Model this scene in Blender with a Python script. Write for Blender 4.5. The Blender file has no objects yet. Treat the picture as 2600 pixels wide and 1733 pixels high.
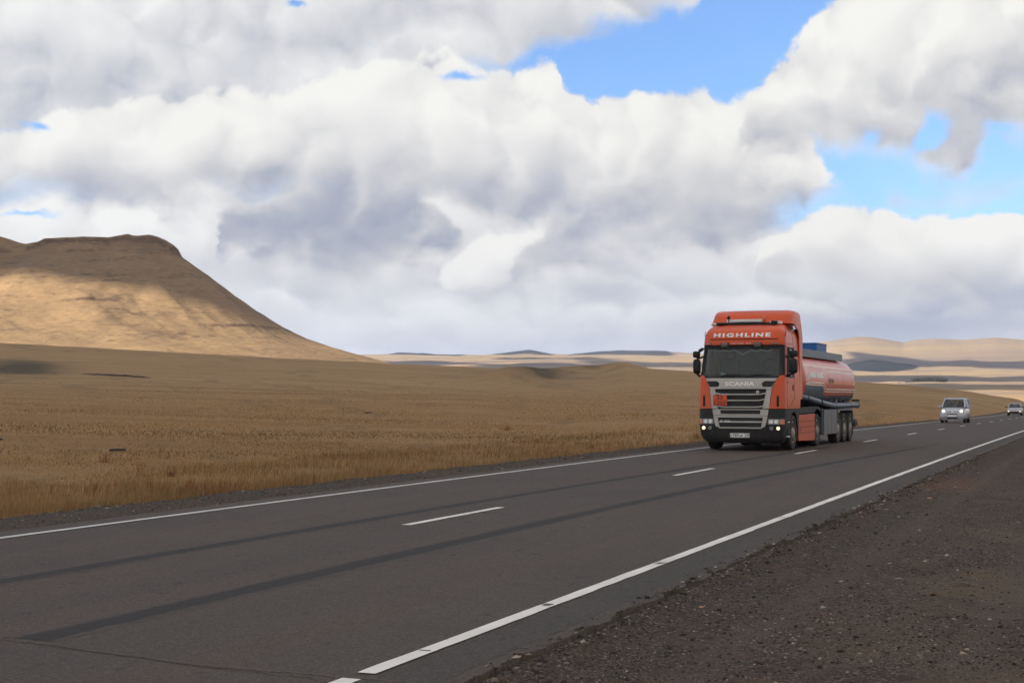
import bpy, bmesh, math, random
import numpy as np
from mathutils import Vector, Matrix

random.seed(7)
RNG = np.random.default_rng(11)
scene = bpy.context.scene
COL = scene.collection

# ------------------------------------------------------------------ camera
F_PX, YAW, PITCH, EYE = 3802.5, 0.3868, 0.0309, 1.6624
cam_data = bpy.data.cameras.new('camera')
cam_data.sensor_width = 36.0
cam_data.lens = F_PX / 2600 * 36.0
cam_data.clip_start = 0.1
cam_data.clip_end = 120000
cam = bpy.data.objects.new('camera', cam_data)
COL.objects.link(cam)
cam.location = (0, 0, EYE)
cam.rotation_euler = (math.pi / 2 + PITCH, 0, YAW)
scene.camera = cam

# ------------------------------------------------------------------ render + exposure
scene.view_settings.view_transform = 'Standard'
scene.view_settings.look = 'None'
scene.view_settings.gamma = 1.0
scene.view_settings.exposure = 0.8
scene.view_settings.use_curve_mapping = False
scene.render.engine = 'CYCLES'
cy = scene.cycles
cy.use_denoising = True
cy.max_bounces = 6
cy.diffuse_bounces = 2
cy.glossy_bounces = 3
cy.transmission_bounces = 4
cy.transparent_max_bounces = 12
cy.volume_bounces = 1
cy.sample_clamp_indirect = 6.0

# view axis (horizontal) used to lay out compass bearings
AX = np.array([-math.sin(YAW), math.cos(YAW)])
RX = np.array([math.cos(YAW), math.sin(YAW)])
HORIZON = 866.5 + F_PX * math.tan(PITCH)

def bearing(px):                       # bearing (radians, right of the view axis) of a photo column
    return math.atan((px - 1300) / F_PX)
def slope_of(px, py):                  # rise per metre of a photo point above eye level
    return (HORIZON - py) / F_PX * math.cos(bearing(px))

# ------------------------------------------------------------------ sun
SUN_EL, SUN_LEFT = math.radians(34), math.radians(117)   # height, and bearing left of the view axis
sb = -SUN_LEFT
sun_h = AX * math.cos(sb) + RX * math.sin(sb)
SUN_DIR = np.array([sun_h[0] * math.cos(SUN_EL), sun_h[1] * math.cos(SUN_EL), math.sin(SUN_EL)])
sl = bpy.data.lights.new('sun', 'SUN')
sl.energy = 5.0
sl.angle = math.radians(0.53)
sl.color = (1.0, 0.93, 0.82)
sun = bpy.data.objects.new('sun', sl)
COL.objects.link(sun)
sun.rotation_euler = Vector(SUN_DIR).to_track_quat('Z', 'Y').to_euler()

# ------------------------------------------------------------------ sky
class NG:
    """small helper for node trees"""
    def __init__(self, tree):
        self.t = tree; self.n = tree.nodes; self.l = tree.links
    def new(self, kind, **kw):
        nd = self.n.new(kind)
        for k, v in kw.items():
            setattr(nd, k, v)
        return nd
    def put(self, sock, val):
        if isinstance(val, bpy.types.NodeSocket):
            self.l.new(val, sock)
        elif val is not None:
            if sock.type == 'RGBA' and len(val) == 3:
                val = (*val, 1)
            sock.default_value = val
    def math(self, op, a, b=None, c=None, clamp=False):
        nd = self.new('ShaderNodeMath', operation=op, use_clamp=clamp)
        for i, v in enumerate((a, b, c)):
            if v is not None:
                self.put(nd.inputs[i], v)
        return nd.outputs[0]
    def vmath(self, op, a, b=None, c=None):
        nd = self.new('ShaderNodeVectorMath', operation=op)
        for i, v in enumerate((a, b, c)):
            if v is not None:
                self.put(nd.inputs[i], v)
        return nd.outputs['Value'] if op in ('DOT_PRODUCT', 'LENGTH', 'DISTANCE') else nd.outputs[0]
    def noise(self, vec, scale, detail=4, rough=0.5, lac=2.0, dist=0.0, dim='3D', kind=None):
        nd = self.new('ShaderNodeTexNoise', noise_dimensions=dim)
        if kind: nd.noise_type = kind
        if vec is not None: self.l.new(vec, nd.inputs['Vector'])
        nd.inputs['Scale'].default_value = scale
        nd.inputs['Detail'].default_value = detail
        nd.inputs['Roughness'].default_value = rough
        nd.inputs['Lacunarity'].default_value = lac
        nd.inputs['Distortion'].default_value = dist
        return nd
    def ramp(self, fac, stops, interp='LINEAR'):
        nd = self.new('ShaderNodeValToRGB')
        cr = nd.color_ramp; cr.interpolation = interp
        while len(cr.elements) < len(stops): cr.elements.new(0.5)
        for e, (p, c) in zip(cr.elements, stops):
            e.position = p
            e.color = (c, c, c, 1) if isinstance(c, (int, float)) else (*c, 1)
        self.l.new(fac, nd.inputs[0])
        return nd.outputs[0]
    def mix(self, fac, a, b, mode='MIX'):
        nd = self.new('ShaderNodeMix', data_type='RGBA', blend_type=mode)
        self.put(nd.inputs[0], fac); self.put(nd.inputs[6], a); self.put(nd.inputs[7], b)
        return nd.outputs[2]
    def smooth(self, x, lo, hi):
        nd = self.new('ShaderNodeMapRange', interpolation_type='SMOOTHSTEP')
        self.put(nd.inputs[0], x)
        nd.inputs[1].default_value = lo; nd.inputs[2].default_value = hi
        return nd.outputs[0]
    def xyz(self, v):
        nd = self.new('ShaderNodeSeparateXYZ'); self.l.new(v, nd.inputs[0]); return nd.outputs
    def comb(self, x, y, z):
        nd = self.new('ShaderNodeCombineXYZ')
        for i, v in enumerate((x, y, z)): self.put(nd.inputs[i], v)
        return nd.outputs[0]

world = bpy.data.worlds.new('World')
scene.world = world
world.use_nodes = True
world.cycles.sampling_method = 'MANUAL'
world.cycles.sample_map_resolution = 256
g = NG(world.node_tree)
g.n.clear()
out = g.new('ShaderNodeOutputWorld')
bg = g.new('ShaderNodeBackground')
g.l.new(bg.outputs[0], out.inputs[0])
sky = g.new('ShaderNodeTexSky', sky_type='NISHITA')
sky.sun_disc = False
sky.sun_elevation = SUN_EL
sky.sun_rotation = math.atan2(SUN_DIR[0], SUN_DIR[1])
sky.air_density = 1.0; sky.dust_density = 0.6; sky.ozone_density = 2.0
dirn = g.new('ShaderNodeTexCoord').outputs['Generated']
d = g.xyz(dirn)
# compass bearing and height of the viewed sky point, in units of 1000 photo columns
az = g.math('ARCTAN2', g.vmath('DOT_PRODUCT', dirn, (RX[0], RX[1], 0)), g.vmath('DOT_PRODUCT', dirn, (AX[0], AX[1], 0)))
el = g.math('ARCSINE', d[2])
K = F_PX / 1000
P = g.comb(g.math('MULTIPLY', az, K), g.math('MULTIPLY', el, K), 0.0)
# cloud turbulence: noise on a domain that narrows and flattens towards the horizon
hlen = g.math('SQRT', g.math('ADD', g.math('ADD', g.math('MULTIPLY', d[0], d[0]), g.math('MULTIPLY', d[1], d[1])), 1e-6))
sc_h = g.math('DIVIDE', 8.0, hlen)
lnel = g.math('MULTIPLY', g.math('LOGARITHM', g.math('ADD', g.math('MAXIMUM', el, -0.05), 0.24), math.e), 3.5)
Q = g.comb(g.math('MULTIPLY', d[0], sc_h), g.math('MULTIPLY', d[1], sc_h), lnel)
w1 = g.noise(Q, 0.55, 1, 0.5)
w2 = g.noise(Q, 2.6, 5, 0.6)
off = g.vmath('MULTIPLY', g.vmath('SUBTRACT', w1.outputs['Color'], (0.5, 0.5, 0.5)), (0.10, 0.06, 0))
off2 = g.vmath('MULTIPLY', g.vmath('SUBTRACT', w2.outputs['Color'], (0.5, 0.5, 0.5)), (0.13, 0.10, 0))
PW = g.vmath('ADD', g.vmath('ADD', P, off), off2)

def sky_pt(px, py):
    a = bearing(px)
    e = math.atan(slope_of(px, py))
    return a * K, e * K
def blob_sum(blobs, start, vec):
    acc = start
    for (px, py, rx, ry, rot, wgt) in blobs:
        mp = g.new('ShaderNodeMapping', vector_type='TEXTURE')
        cx_, cy_ = sky_pt(px, py)
        mp.inputs['Location'].default_value = (cx_, cy_, 0)
        mp.inputs['Rotation'].default_value = (0, 0, math.radians(rot))
        mp.inputs['Scale'].default_value = (rx / 1000 * 1.5, ry / 1000 * 1.5, 1)
        g.l.new(vec, mp.inputs[0])
        gr = g.new('ShaderNodeTexGradient', gradient_type='QUADRATIC_SPHERE')
        g.l.new(mp.outputs[0], gr.inputs[0])
        acc = g.math('MULTIPLY_ADD', gr.outputs['Fac'], wgt, acc)
    return acc
def billow(vec, detail=9, rough=0.60):
    return g.noise(vec, 1.25, detail, rough).outputs['Fac']
def puffs(vec, detail):
    nd = g.noise(vec, 2.6, detail, 0.5, kind='RIDGED_MULTIFRACTAL'); nd.normalize = False
    nd.inputs['Offset'].default_value = 1.0; nd.inputs['Gain'].default_value = 1.0
    return g.math('SUBTRACT', 1.0, g.math('MULTIPLY', nd.outputs['Fac'], 0.5))
# turbulence here and a little way towards the sun: the difference lights the billows from their sunward, upper side
toward = (SUN_DIR[0]*0.10, SUN_DIR[1]*0.10, 0.13)
n1 = billow(Q)
QW = g.vmath('ADD', Q, g.vmath('MULTIPLY', w2.outputs['Color'], (0.25, 0.25, 0.25)))
pa = puffs(QW, 5)
pb = puffs(g.vmath('ADD', QW, toward), 4)
n2 = g.noise(g.vmath('ADD', Q, (3.1, 1.7, 0.4)), 0.75, 4, 0.55).outputs['Fac']
fade = g.math('MULTIPLY_ADD', g.smooth(el, 0.02, 0.12), 0.55, 0.45)
relief = g.math('MULTIPLY', g.math('SUBTRACT', pa, pb), fade)
n1c = g.math('SUBTRACT', n1, 0.48)
pc = g.math('SUBTRACT', pa, 0.35)
pw = g.xyz(PW)
PX = g.math('MULTIPLY_ADD', pw[0], 1/3.0, 0.5)                    # 0..1 over 3000 photo columns round the view axis
PY = g.math('SUBTRACT', g.math('SUBTRACT', pw[1], g.math('MULTIPLY', n1c, 0.17)), g.math('MULTIPLY', pc, 0.045))
def curve(pts):
    nd = g.new('ShaderNodeFloatCurve')
    cv = nd.mapping.curves[0]
    pp = []
    for (px, py) in pts:
        x_, y_ = sky_pt(px, py)
        pp.append((min(max(x_/3.0 + 0.5, 0.0), 1.0), min(max(y_/1.6 + 0.1, 0.0), 1.0)))
    pp.sort()
    while len(cv.points) < len(pp): cv.points.new(0.5, 0.5)
    for p_, q_ in zip(cv.points, pp):
        p_.location = q_; p_.handle_type = 'AUTO_CLAMPED'
    nd.mapping.update()
    g.l.new(PX, nd.inputs['Value'])
    return g.math('MULTIPLY', g.math('SUBTRACT', nd.outputs[0], 0.1), 1.6)
def layer(under_col, under_a, top, bottom, soft_top, soft_bot, stops, strength=1.0):
    """one bank of cloud between a crisp upper and a soft lower outline, lit at the top and grey at the base"""
    yt, yb = curve(top), curve(bottom)
    a_ = g.math('MULTIPLY', g.smooth(g.math('SUBTRACT', yt, PY), -soft_top, soft_top), g.smooth(g.math('SUBTRACT', PY, yb), -soft_bot, soft_bot))
    a_ = g.math('MULTIPLY', g.math('MULTIPLY', a_, strength), g.smooth(g.math('SUBTRACT', yt, yb), 0.0, 0.06))
    t_ = g.math('DIVIDE', g.math('SUBTRACT', yt, PY), g.math('MAXIMUM', g.math('SUBTRACT', yt, yb), 0.03))
    v_ = g.xyz(g.ramp(t_, stops))[0]
    lum_ = g.math('ADD', g.math('MULTIPLY', under_col, g.math('SUBTRACT', 1.0, a_)), g.math('MULTIPLY', v_, a_))
    alpha_ = g.math('SUBTRACT', 1.0, g.math('MULTIPLY', g.math('SUBTRACT', 1.0, under_a), g.math('SUBTRACT', 1.0, a_)))
    return lum_, alpha_
# high broken cloud everywhere, thinning to open sky in places
cover0 = g.math('ADD', g.math('MULTIPLY', g.math('SUBTRACT', n2, 0.47), 3.0), g.math('MULTIPLY', n1c, 1.5))
A0 = g.math('MULTIPLY', g.smooth(cover0, -0.1, 0.6), g.smooth(el, 0.27, 0.36))
L0 = g.math('MULTIPLY_ADD', n2, 0.3, 0.5)
low_a = g.smooth(el, 0.06, 0.015)
A0 = g.math('MAXIMUM', A0, low_a)
banks = [
  # hazy banks above the horizon
  ([(-200,480),(0,510),(300,510),(520,490),(640,495),(760,500),(900,490),(1080,480),(1180,480),(1300,510),(1500,540),(1700,600),(1900,560),(2050,600),(2600,640),(2800,620)],
   [(-200,1010),(2800,1010)], .035, .02, [(0,.80),(.10,.86),(.30,.60),(.45,.52),(.60,.62),(1,.60)], .97),
  # lower puffs
  ([(500,800),(640,780),(700,752),(780,770),(880,800),(930,795),(1000,780),(1120,795),(1180,820),(1300,830),(1400,815),(1560,800),(1700,790),(1840,760),(1950,780),(2100,800),(2600,760)],
   [(-200,900),(2800,900)], .022, .03, [(0,.86),(.25,.72),(.6,.45),(1,.5)], .8),
  # cumulus at the right
  ([(1860,900),(1930,640),(1990,570),(2060,548),(2150,540),(2230,536),(2320,552),(2420,548),(2500,560),(2600,556),(2800,540)],
   [(1800,700),(2000,720),(2200,760),(2400,770),(2600,790),(2800,780)], .012, .05, [(0,.95),(.3,.93),(.55,.72),(.75,.50),(1,.36)], 1.0),
  # dark banks under the main cloud
  ([(480,760),(545,700),(556,575),(600,545),(660,520),(800,470),(1000,480),(1120,560),(1250,660)],
   [(480,620),(560,655),(700,670),(840,700),(920,735),(1000,690),(1120,640),(1250,600)], .014, .03, [(0,.40),(.3,.20),(.6,.14),(1,.30)], .95),
  ([(1200,800),(1290,720),(1310,660),(1370,590),(1480,520),(1600,500),(1800,520),(1900,700)],
   [(1200,700),(1300,735),(1420,730),(1560,690),(1750,640),(1900,620)], .014, .06, [(0,.55),(.3,.34),(.7,.26),(1,.42)], .9),
  # bright tower leaning to the right
  ([(1060,820),(1110,735),(1140,680),(1190,630),(1250,590),(1330,585),(1390,545),(1430,560),(1450,700)],
   [(1060,740),(1110,742),(1200,752),(1270,740),(1310,690),(1350,640),(1400,585),(1450,560)], .012, .018, [(0,.98),(.45,.93),(.8,.75),(1,.6)], .95),
  # the grey sheet along the top left
  ([(-200,-300),(1700,-300),(1850,-200),(2000,-180),(2800,-250)],
   [(-200,350),(0,350),(60,330),(130,340),(300,330),(600,310),(800,280),(900,250),(1020,230),(1120,215),(1200,190),(1290,165),(1330,130),(1400,112),(1500,85),(1620,58),(1680,30),(1740,45),(1800,-30),(2000,-120),(2800,-160)], .02, .03, [(0,.80),(.40,.76),(.6,.68),(.80,.56),(1,.54)], .95),
  # the main cumulus
  ([(-200,300),(0,335),(60,312),(130,290),(250,262),(500,250),(800,228),(1000,195),(1150,170),(1225,190),(1300,172),(1400,168),(1428,205),(1470,250),(1560,262),(1640,250),(1790,238),(1830,268),(1900,252),(1960,222),(2000,290),(2090,420),(2160,500),(2230,620)],
   [(-200,520),(0,500),(130,510),(300,545),(470,555),(600,520),(800,500),(1000,530),(1200,540),(1500,600),(1700,640),(1850,620),(2000,540),(2100,500),(2230,480)], .012, .05, [(0,.86),(.12,.88),(.38,.82),(.60,.62),(.80,.36),(1,.22)], 1.0),
  # the tall bank at the upper right
  ([(1800,460),(1880,330),(1900,262),(1960,190),(2020,130),(2070,70),(2130,10),(2200,-70),(2400,-140),(2800,-200)],
   [(1800,380),(1900,360),(2000,400),(2100,400),(2200,380),(2290,400),(2360,440),(2440,440),(2500,390),(2560,330),(2640,340),(2800,360)], .012, .035, [(0,.80),(.25,.87),(.5,.76),(.72,.52),(1,.36)], 1.0),
  # thin wisp low on the right
  ([(2100,560),(2230,500),(2260,465),(2320,490),(2450,470),(2600,440),(2800,440)], [(2100,520),(2260,520),(2400,525),(2500,505),(2600,475),(2800,470)], .03, .03, [(0,.6),(1,.5)], .55),
]
lum, alpha = L0, A0
for bk in banks:
    lum, alpha = layer(lum, alpha, *bk)
# small windows of blue
gaps = [(88, 320, 60, 20, 0, 1.0), (1165, 192, 90, 24, 0, .9), (745, 4, 60, 16, 0, 1.0), (70, 535, 140, 16, 0, 1.0), (920, 105, 120, 50, 0, .45),
        (2345, 355, 75, 45, 40, 1.3), (2210, 345, 60, 45, 40, .8), (2380, 300, 60, 60, 40, .6), (2560, 330, 80, 40, 0, .8)]
gapf = blob_sum(gaps, 0.0, g.vmath('ADD', P, off2))
alpha = g.math('MULTIPLY', alpha, g.smooth(g.math('ADD', gapf, g.math('MULTIPLY', n1c, -1.0)), 0.75, 0.15))
mass = [(60, 200, 330, 80, 0, -.30), (700, 70, 330, 80, 0, -.16), (1000, 60, 200, 90, 0, -.25), (330, 440, 380, 90, 0, -.16), (520, 600, 70, 70, 60, .25), (2540, 200, 230, 120, 20, -.30), (2200, 830, 520, 75, 0, -.75), (2560, 760, 200, 50, 0, -.2), (1500, 740, 400, 45, 0, -.18), (1500, 850, 330, 40, 0, .06), (1700, 470, 260, 80, 30, -.12), (1150, 810, 200, 26, 0, .15)]
lum = blob_sum(mass, lum, PW)
lum = g.math('ADD', lum, g.math('MULTIPLY', relief, 0.40))
lum = g.math('ADD', lum, g.math('MULTIPLY', g.math('MULTIPLY', n1c, fade), 0.72))
lum = g.math('ADD', lum, g.math('MULTIPLY', g.math('SUBTRACT', n2, 0.5), g.math('MULTIPLY_ADD', fade, -0.75, 1.05)))
cloud_col = g.ramp(lum, [(0.0, (0.335, 0.38, 0.475)), (0.22, (0.455, 0.48, 0.555)), (0.45, (0.635, 0.638, 0.655)), (0.68, (0.80, 0.797, 0.785)), (0.92, (0.94, 0.935, 0.895))])
# the clouds far off, near the horizon, are seen through blue air
low = g.smooth(el, 0.095, 0.0)
cloud_col = g.mix(g.math('MULTIPLY', low, 0.42), cloud_col, (0.52, 0.635, 0.77))
blue = g.mix(1.0, sky.outputs[0], (0.116, 0.150, 0.200), 'MULTIPLY')
g.l.new(g.mix(alpha, blue, cloud_col), bg.inputs[0])
bg.inputs[1].default_value = 0.574

# ------------------------------------------------------------------ mesh helpers
class MB:
    """collects vertices and faces of one mesh"""
    def __init__(self): self.v = []; self.f = []
    def add(self, vs, fs):
        o = len(self.v); self.v += [tuple(p) for p in vs]; self.f += [tuple(i + o for i in f) for f in fs]
    def box(self, x0, x1, y0, y1, z0, z1):
        self.add([(x0,y0,z0),(x1,y0,z0),(x1,y1,z0),(x0,y1,z0),(x0,y0,z1),(x1,y0,z1),(x1,y1,z1),(x0,y1,z1)],
                 [(3,2,1,0),(4,5,6,7),(0,1,5,4),(1,2,6,5),(2,3,7,6),(3,0,4,7)])
        return self
    def loft(self, rings, closed=True, cap0=True, cap1=True):
        n = len(rings[0]); vs = [p for r in rings for p in r]; fs = []
        for i in range(len(rings) - 1):
            for j in range(n if closed else n - 1):
                k = (j + 1) % n
                fs.append((i*n+j, i*n+k, (i+1)*n+k, (i+1)*n+j))
        if cap0: fs.append(tuple(range(n))[::-1])
        if cap1: fs.append(tuple((len(rings)-1)*n + j for j in range(n)))
        self.add(vs, fs); return self
    def prism(self, poly, axis, a, b):
        """polygon in the plane across axis ('x': (y,z), 'y': (x,z), 'z': (x,y)) swept from a to b"""
        def P(p, t):
            return {'x': (t, p[0], p[1]), 'y': (p[0], t, p[1]), 'z': (p[0], p[1], t)}[axis]
        n = len(poly)
        vs = [P(p, a) for p in poly] + [P(p, b) for p in poly]
        fs = [tuple(range(n))[::-1], tuple(range(n, 2*n))] + [(i, (i+1) % n, n+(i+1) % n, n+i) for i in range(n)]
        self.add(vs, fs); return self
    def tube(self, path, r, n=8, cap=True):
        path = [Vector(p) for p in path]; rings = []
        up = Vector((0.13, 0.2, 1)).normalized()
        for i, p in enumerate(path):
            t = (path[min(i+1, len(path)-1)] - path[max(i-1, 0)]).normalized()
            a = t.cross(up)
            if a.length < 1e-3: a = t.cross(Vector((1, 0, 0)))
            a.normalize(); b = t.cross(a).normalized()
            rr = r[i] if isinstance(r, (list, tuple)) else r
            rings.append([tuple(p + a*rr*math.cos(2*math.pi*k/n) + b*rr*math.sin(2*math.pi*k/n)) for k in range(n)])
        return self.loft(rings, True, cap, cap)
    def lathe(self, prof, n=24, c=(0,0,0), axis='x'):
        """profile of (along axis, radius)"""
        rings = []
        for (t, r) in prof:
            ring = []
            for k in range(n):
                A = 2*math.pi*k/n
                p = {'x': (t, r*math.cos(A), r*math.sin(A)), 'y': (r*math.cos(A), t, r*math.sin(A)), 'z': (r*math.cos(A), r*math.sin(A), t)}[axis]
                ring.append((p[0]+c[0], p[1]+c[1], p[2]+c[2]))
            rings.append(ring)
        return self.loft(rings, True, True, True)
    def build(self, name, mat, parent=None, bevel=0.0, smooth=None, seg=2, fixn=True):
        me = bpy.data.meshes.new(name)
        me.from_pydata(self.v, [], self.f)
        if fixn:
            bm = bmesh.new(); bm.from_mesh(me); bmesh.ops.recalc_face_normals(bm, faces=bm.faces); bm.to_mesh(me); bm.free()
        me.update()
        return link(name, me, mat, parent, bevel, smooth, seg)

def link(name, me, mat, parent=None, bevel=0.0, smooth=None, seg=2):
    ob = bpy.data.objects.new(name, me)
    COL.objects.link(ob)
    if mat is not None and not me.materials: me.materials.append(mat)
    if parent is not None: ob.parent = parent
    if bevel:
        md = ob.modifiers.new('bevel', 'BEVEL'); md.width = bevel; md.segments = seg; md.limit_method = 'ANGLE'; md.angle_limit = math.radians(35)
    if smooth is not None:
        me.polygons.foreach_set('use_smooth', [True]*len(me.polygons))
        me.set_sharp_from_angle(angle=math.radians(smooth))
    return ob

def np_mesh(name, V, F, mat, attrs=None, smooth=False, parent=None):
    """big mesh from numpy arrays; F is (n,3) or (n,4)"""
    me = bpy.data.meshes.new(name)
    V = np.ascontiguousarray(V, np.float32); F = np.ascontiguousarray(F, np.int32)
    k = F.shape[1]
    me.vertices.add(len(V)); me.vertices.foreach_set('co', V.ravel())
    me.loops.add(F.size); me.loops.foreach_set('vertex_index', F.ravel())
    me.polygons.add(len(F))
    me.polygons.foreach_set('loop_start', np.arange(0, F.size, k, dtype=np.int32))
    me.polygons.foreach_set('loop_total', np.full(len(F), k, np.int32))
    me.polygons.foreach_set('use_smooth', np.full(len(F), smooth))
    me.update(calc_edges=True)
    for an, arr in (attrs or {}).items():
        arr = np.ascontiguousarray(arr, np.float32)
        if arr.ndim == 1:
            at = me.attributes.new(an, 'FLOAT', 'POINT'); at.data.foreach_set('value', arr)
        else:
            if arr.shape[1] == 3: arr = np.concatenate([arr, np.ones((len(arr), 1), np.float32)], 1)
            at = me.attributes.new(an, 'FLOAT_COLOR', 'POINT'); at.data.foreach_set('color', np.ascontiguousarray(arr).ravel())
    return link(name, me, mat, parent)

def grid_faces(nu, nv, keep=None):
    i = np.arange(nu - 1)[:, None]; j = np.arange(nv - 1)[None, :]
    a = (i*nv + j).ravel()
    return np.stack([a, a + nv, a + nv + 1, a + 1], 1)

def empty(name, loc=(0,0,0), rot=(0,0,0)):
    o = bpy.data.objects.new(name, None); COL.objects.link(o)
    o.location = loc; o.rotation_euler = rot; o.empty_display_size = 0.3
    return o
def tag(o, label=None, cat=None, group=None, kind=None):
    if label: o['label'] = label
    if cat: o['category'] = cat
    if group: o['group'] = group
    if kind: o['kind'] = kind
    return o
def copy_tree(o, parent=None):
    c = o.copy(); COL.objects.link(c); c.parent = parent
    for ch in list(o.children): copy_tree(ch, c)
    return c

# value noise on numpy arrays
_T = np.random.default_rng(5).random((256, 256))
def vnoise(x, y):
    x = np.asarray(x, float); y = np.asarray(y, float)
    xi = np.floor(x).astype(int); yi = np.floor(y).astype(int)
    fx = x - xi; fy = y - yi
    fx = fx*fx*fx*(fx*(fx*6-15)+10); fy = fy*fy*fy*(fy*(fy*6-15)+10)
    a = _T[xi & 255, yi & 255]; b = _T[(xi+1) & 255, yi & 255]; c = _T[xi & 255, (yi+1) & 255]; e = _T[(xi+1) & 255, (yi+1) & 255]
    return (a*(1-fx)+b*fx)*(1-fy) + (c*(1-fx)+e*fx)*fy
def fbm(x, y, o=5, g_=0.5):
    s = 0; a = 1; t = 0
    for k in range(o):
        s = s + a*(vnoise(x*2**k + 17.3*k, y*2**k + 9.1*k) - 0.5); t += a; a *= g_
    return s/t*2
def sstep(x, a, b):
    t = np.clip((x-a)/(b-a), 0, 1); return t*t*(3-2*t)

# ------------------------------------------------------------------ materials
MATS = {}
def new_mat(name):
    m = bpy.data.materials.new(name); m.use_nodes = True
    gg = NG(m.node_tree); gg.n.clear()
    o = gg.new('ShaderNodeOutputMaterial'); b = gg.new('ShaderNodeBsdfPrincipled')
    gg.l.new(b.outputs[0], o.inputs[0])
    return m, gg, b, o
def plain(name, col, rough=0.5, metal=0.0, coat=0.0, dirt=None, dirt_amt=0.0, dscale=3.0, bump=0.0, emit=None, spec=None, vary=0.08, low=None):
    """painted or moulded surface with slight unevenness, dust in blotches; low = (z0, z1): road dirt thrown up from below"""
    m, gg, b, o = new_mat(name)
    tc = gg.new('ShaderNodeTexCoord').outputs['Object']
    nz = gg.noise(tc, dscale, 5, 0.6)
    base = gg.mix(nz.outputs['Fac'], tuple(c*(1-vary) for c in col), tuple(min(1, c*(1+vary)) for c in col))
    r_in = gg.math('MULTIPLY_ADD', nz.outputs['Fac'], 0.16, rough - 0.08, clamp=True)
    if dirt:
        st = gg.noise(gg.vmath('MULTIPLY', tc, (1, 1, 0.3)), dscale*2.2, 6, 0.65)
        dm = gg.smooth(st.outputs['Fac'], 0.35, 0.75)
        dm = gg.math('MULTIPLY', dm, dirt_amt)
        if low:
            lz = gg.smooth(gg.xyz(tc)[2], low[1], low[0])
            dm = gg.math('ADD', dm, gg.math('MULTIPLY', lz, low[2] if len(low) > 2 else 0.5), clamp=True)
        base = gg.mix(dm, base, dirt)
        r_in = gg.math('ADD', r_in, gg.math('MULTIPLY', dm, 0.45), clamp=True)
    gg.l.new(base, b.inputs['Base Color']); gg.l.new(r_in, b.inputs['Roughness'])
    b.inputs['Metallic'].default_value = metal
    if coat:
        b.inputs['Coat Weight'].default_value = coat; b.inputs['Coat Roughness'].default_value = 0.08
    if spec is not None: b.inputs['Specular IOR Level'].default_value = spec
    if emit:
        b.inputs['Emission Color'].default_value = (*emit[0], 1); b.inputs['Emission Strength'].default_value = emit[1]
    if bump:
        bp = gg.new('ShaderNodeBump'); bp.inputs['Strength'].default_value = bump; bp.inputs['Distance'].default_value = 0.01
        fn = gg.noise(tc, 60, 3, 0.6)
        gg.l.new(fn.outputs['Fac'], bp.inputs['Height']); gg.l.new(bp.outputs[0], b.inputs['Normal'])
    MATS[name] = m
    return m
def glass(name, tint=(0.35, 0.4, 0.4), rough=0.02):
    m, gg, b, o = new_mat(name)
    gg.n.remove(b)
    tr = gg.new('ShaderNodeBsdfTransparent'); tr.inputs[0].default_value = (*tint, 1)
    gl = gg.new('ShaderNodeBsdfGlossy'); gl.inputs['Roughness'].default_value = rough; gl.inputs[0].default_value = (0.9, 0.95, 0.97, 1)
    fr = gg.new('ShaderNodeFresnel'); fr.inputs[0].default_value = 1.5
    mx = gg.new('ShaderNodeMixShader')
    gg.l.new(gg.math('MULTIPLY', fr.outputs[0], 0.9), mx.inputs[0])
    gg.l.new(tr.outputs[0], mx.inputs[1]); gg.l.new(gl.outputs[0], mx.inputs[2])
    gg.l.new(mx.outputs[0], o.inputs[0])
    return m

# ------------------------------------------------------------------ the road's line in plan and profile
def road_x(Y): return -0.5337*(np.asarray(Y, float)/100)**2
def road_z(Y):
    Y = np.asarray(Y, float); t = np.clip(Y, -60, 215)/100
    z = -0.869*t**2 + 0.2226*t**3 - 0.0003*t
    return z + np.where(Y > 215, -0.0065*(Y-215), 0)

# ------------------------------------------------------------------ terrain height (camera stands at the origin; metres)
SKY_FIELD = np.array([(-1500,850),(-400,860),(0,870),(200,880),(500,897),(700,908),(900,917),(1000,923),(1200,931),(1400,945),(1520,946),(1592,934),(1680,937),(1761,942),(1950,950),(2176,968.6),(2284,975.6),(2400,987),(2459,993),(2517,1003.6),(2600,1015),(2750,1030),(2900,1040)], float)
SKY_FAR = np.array([(-3000,880),(-1000,890),(600,900),(900,901),(985,899),(1011,894),(1050,895.5),(1099,899),(1206,901),(1237,900),(1282,895),(1344,887),(1401,898),(1443,899.5),(1531,891),(1600,889.5),(1688,890),(1707,894),(1780,898),(1900,893),(2000,880),(2108,864.5),(2174,854.5),(2209,855),(2250,861),(2295,869),(2330,861.5),(2377,859),(2447,862),(2529,856),(2600,862),(2800,850),(3200,880),(6000,890)], float)
def px_of(a): return 1300 + F_PX*np.tan(np.clip(a, -1.2, 1.2))
def ridge_r(px): return np.interp(px, [-1500, 0, 1300, 1450, 1592, 1800, 2200, 2600, 2900], [800, 660, 560, 520, 470, 450, 380, 330, 340])
FAR_R = np.log([500, 800, 1500, 2500, 4000, 6000, 8500, 10500, 12500, 14500])
FAR_MID = np.array([1012, 1004, 990, 963, 946, 930, 915, 907, 903, 0])
FAR_RIGHT = np.array([1045, 1032, 1010, 992, 974, 958, 940, 928, 905, 0])
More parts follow.
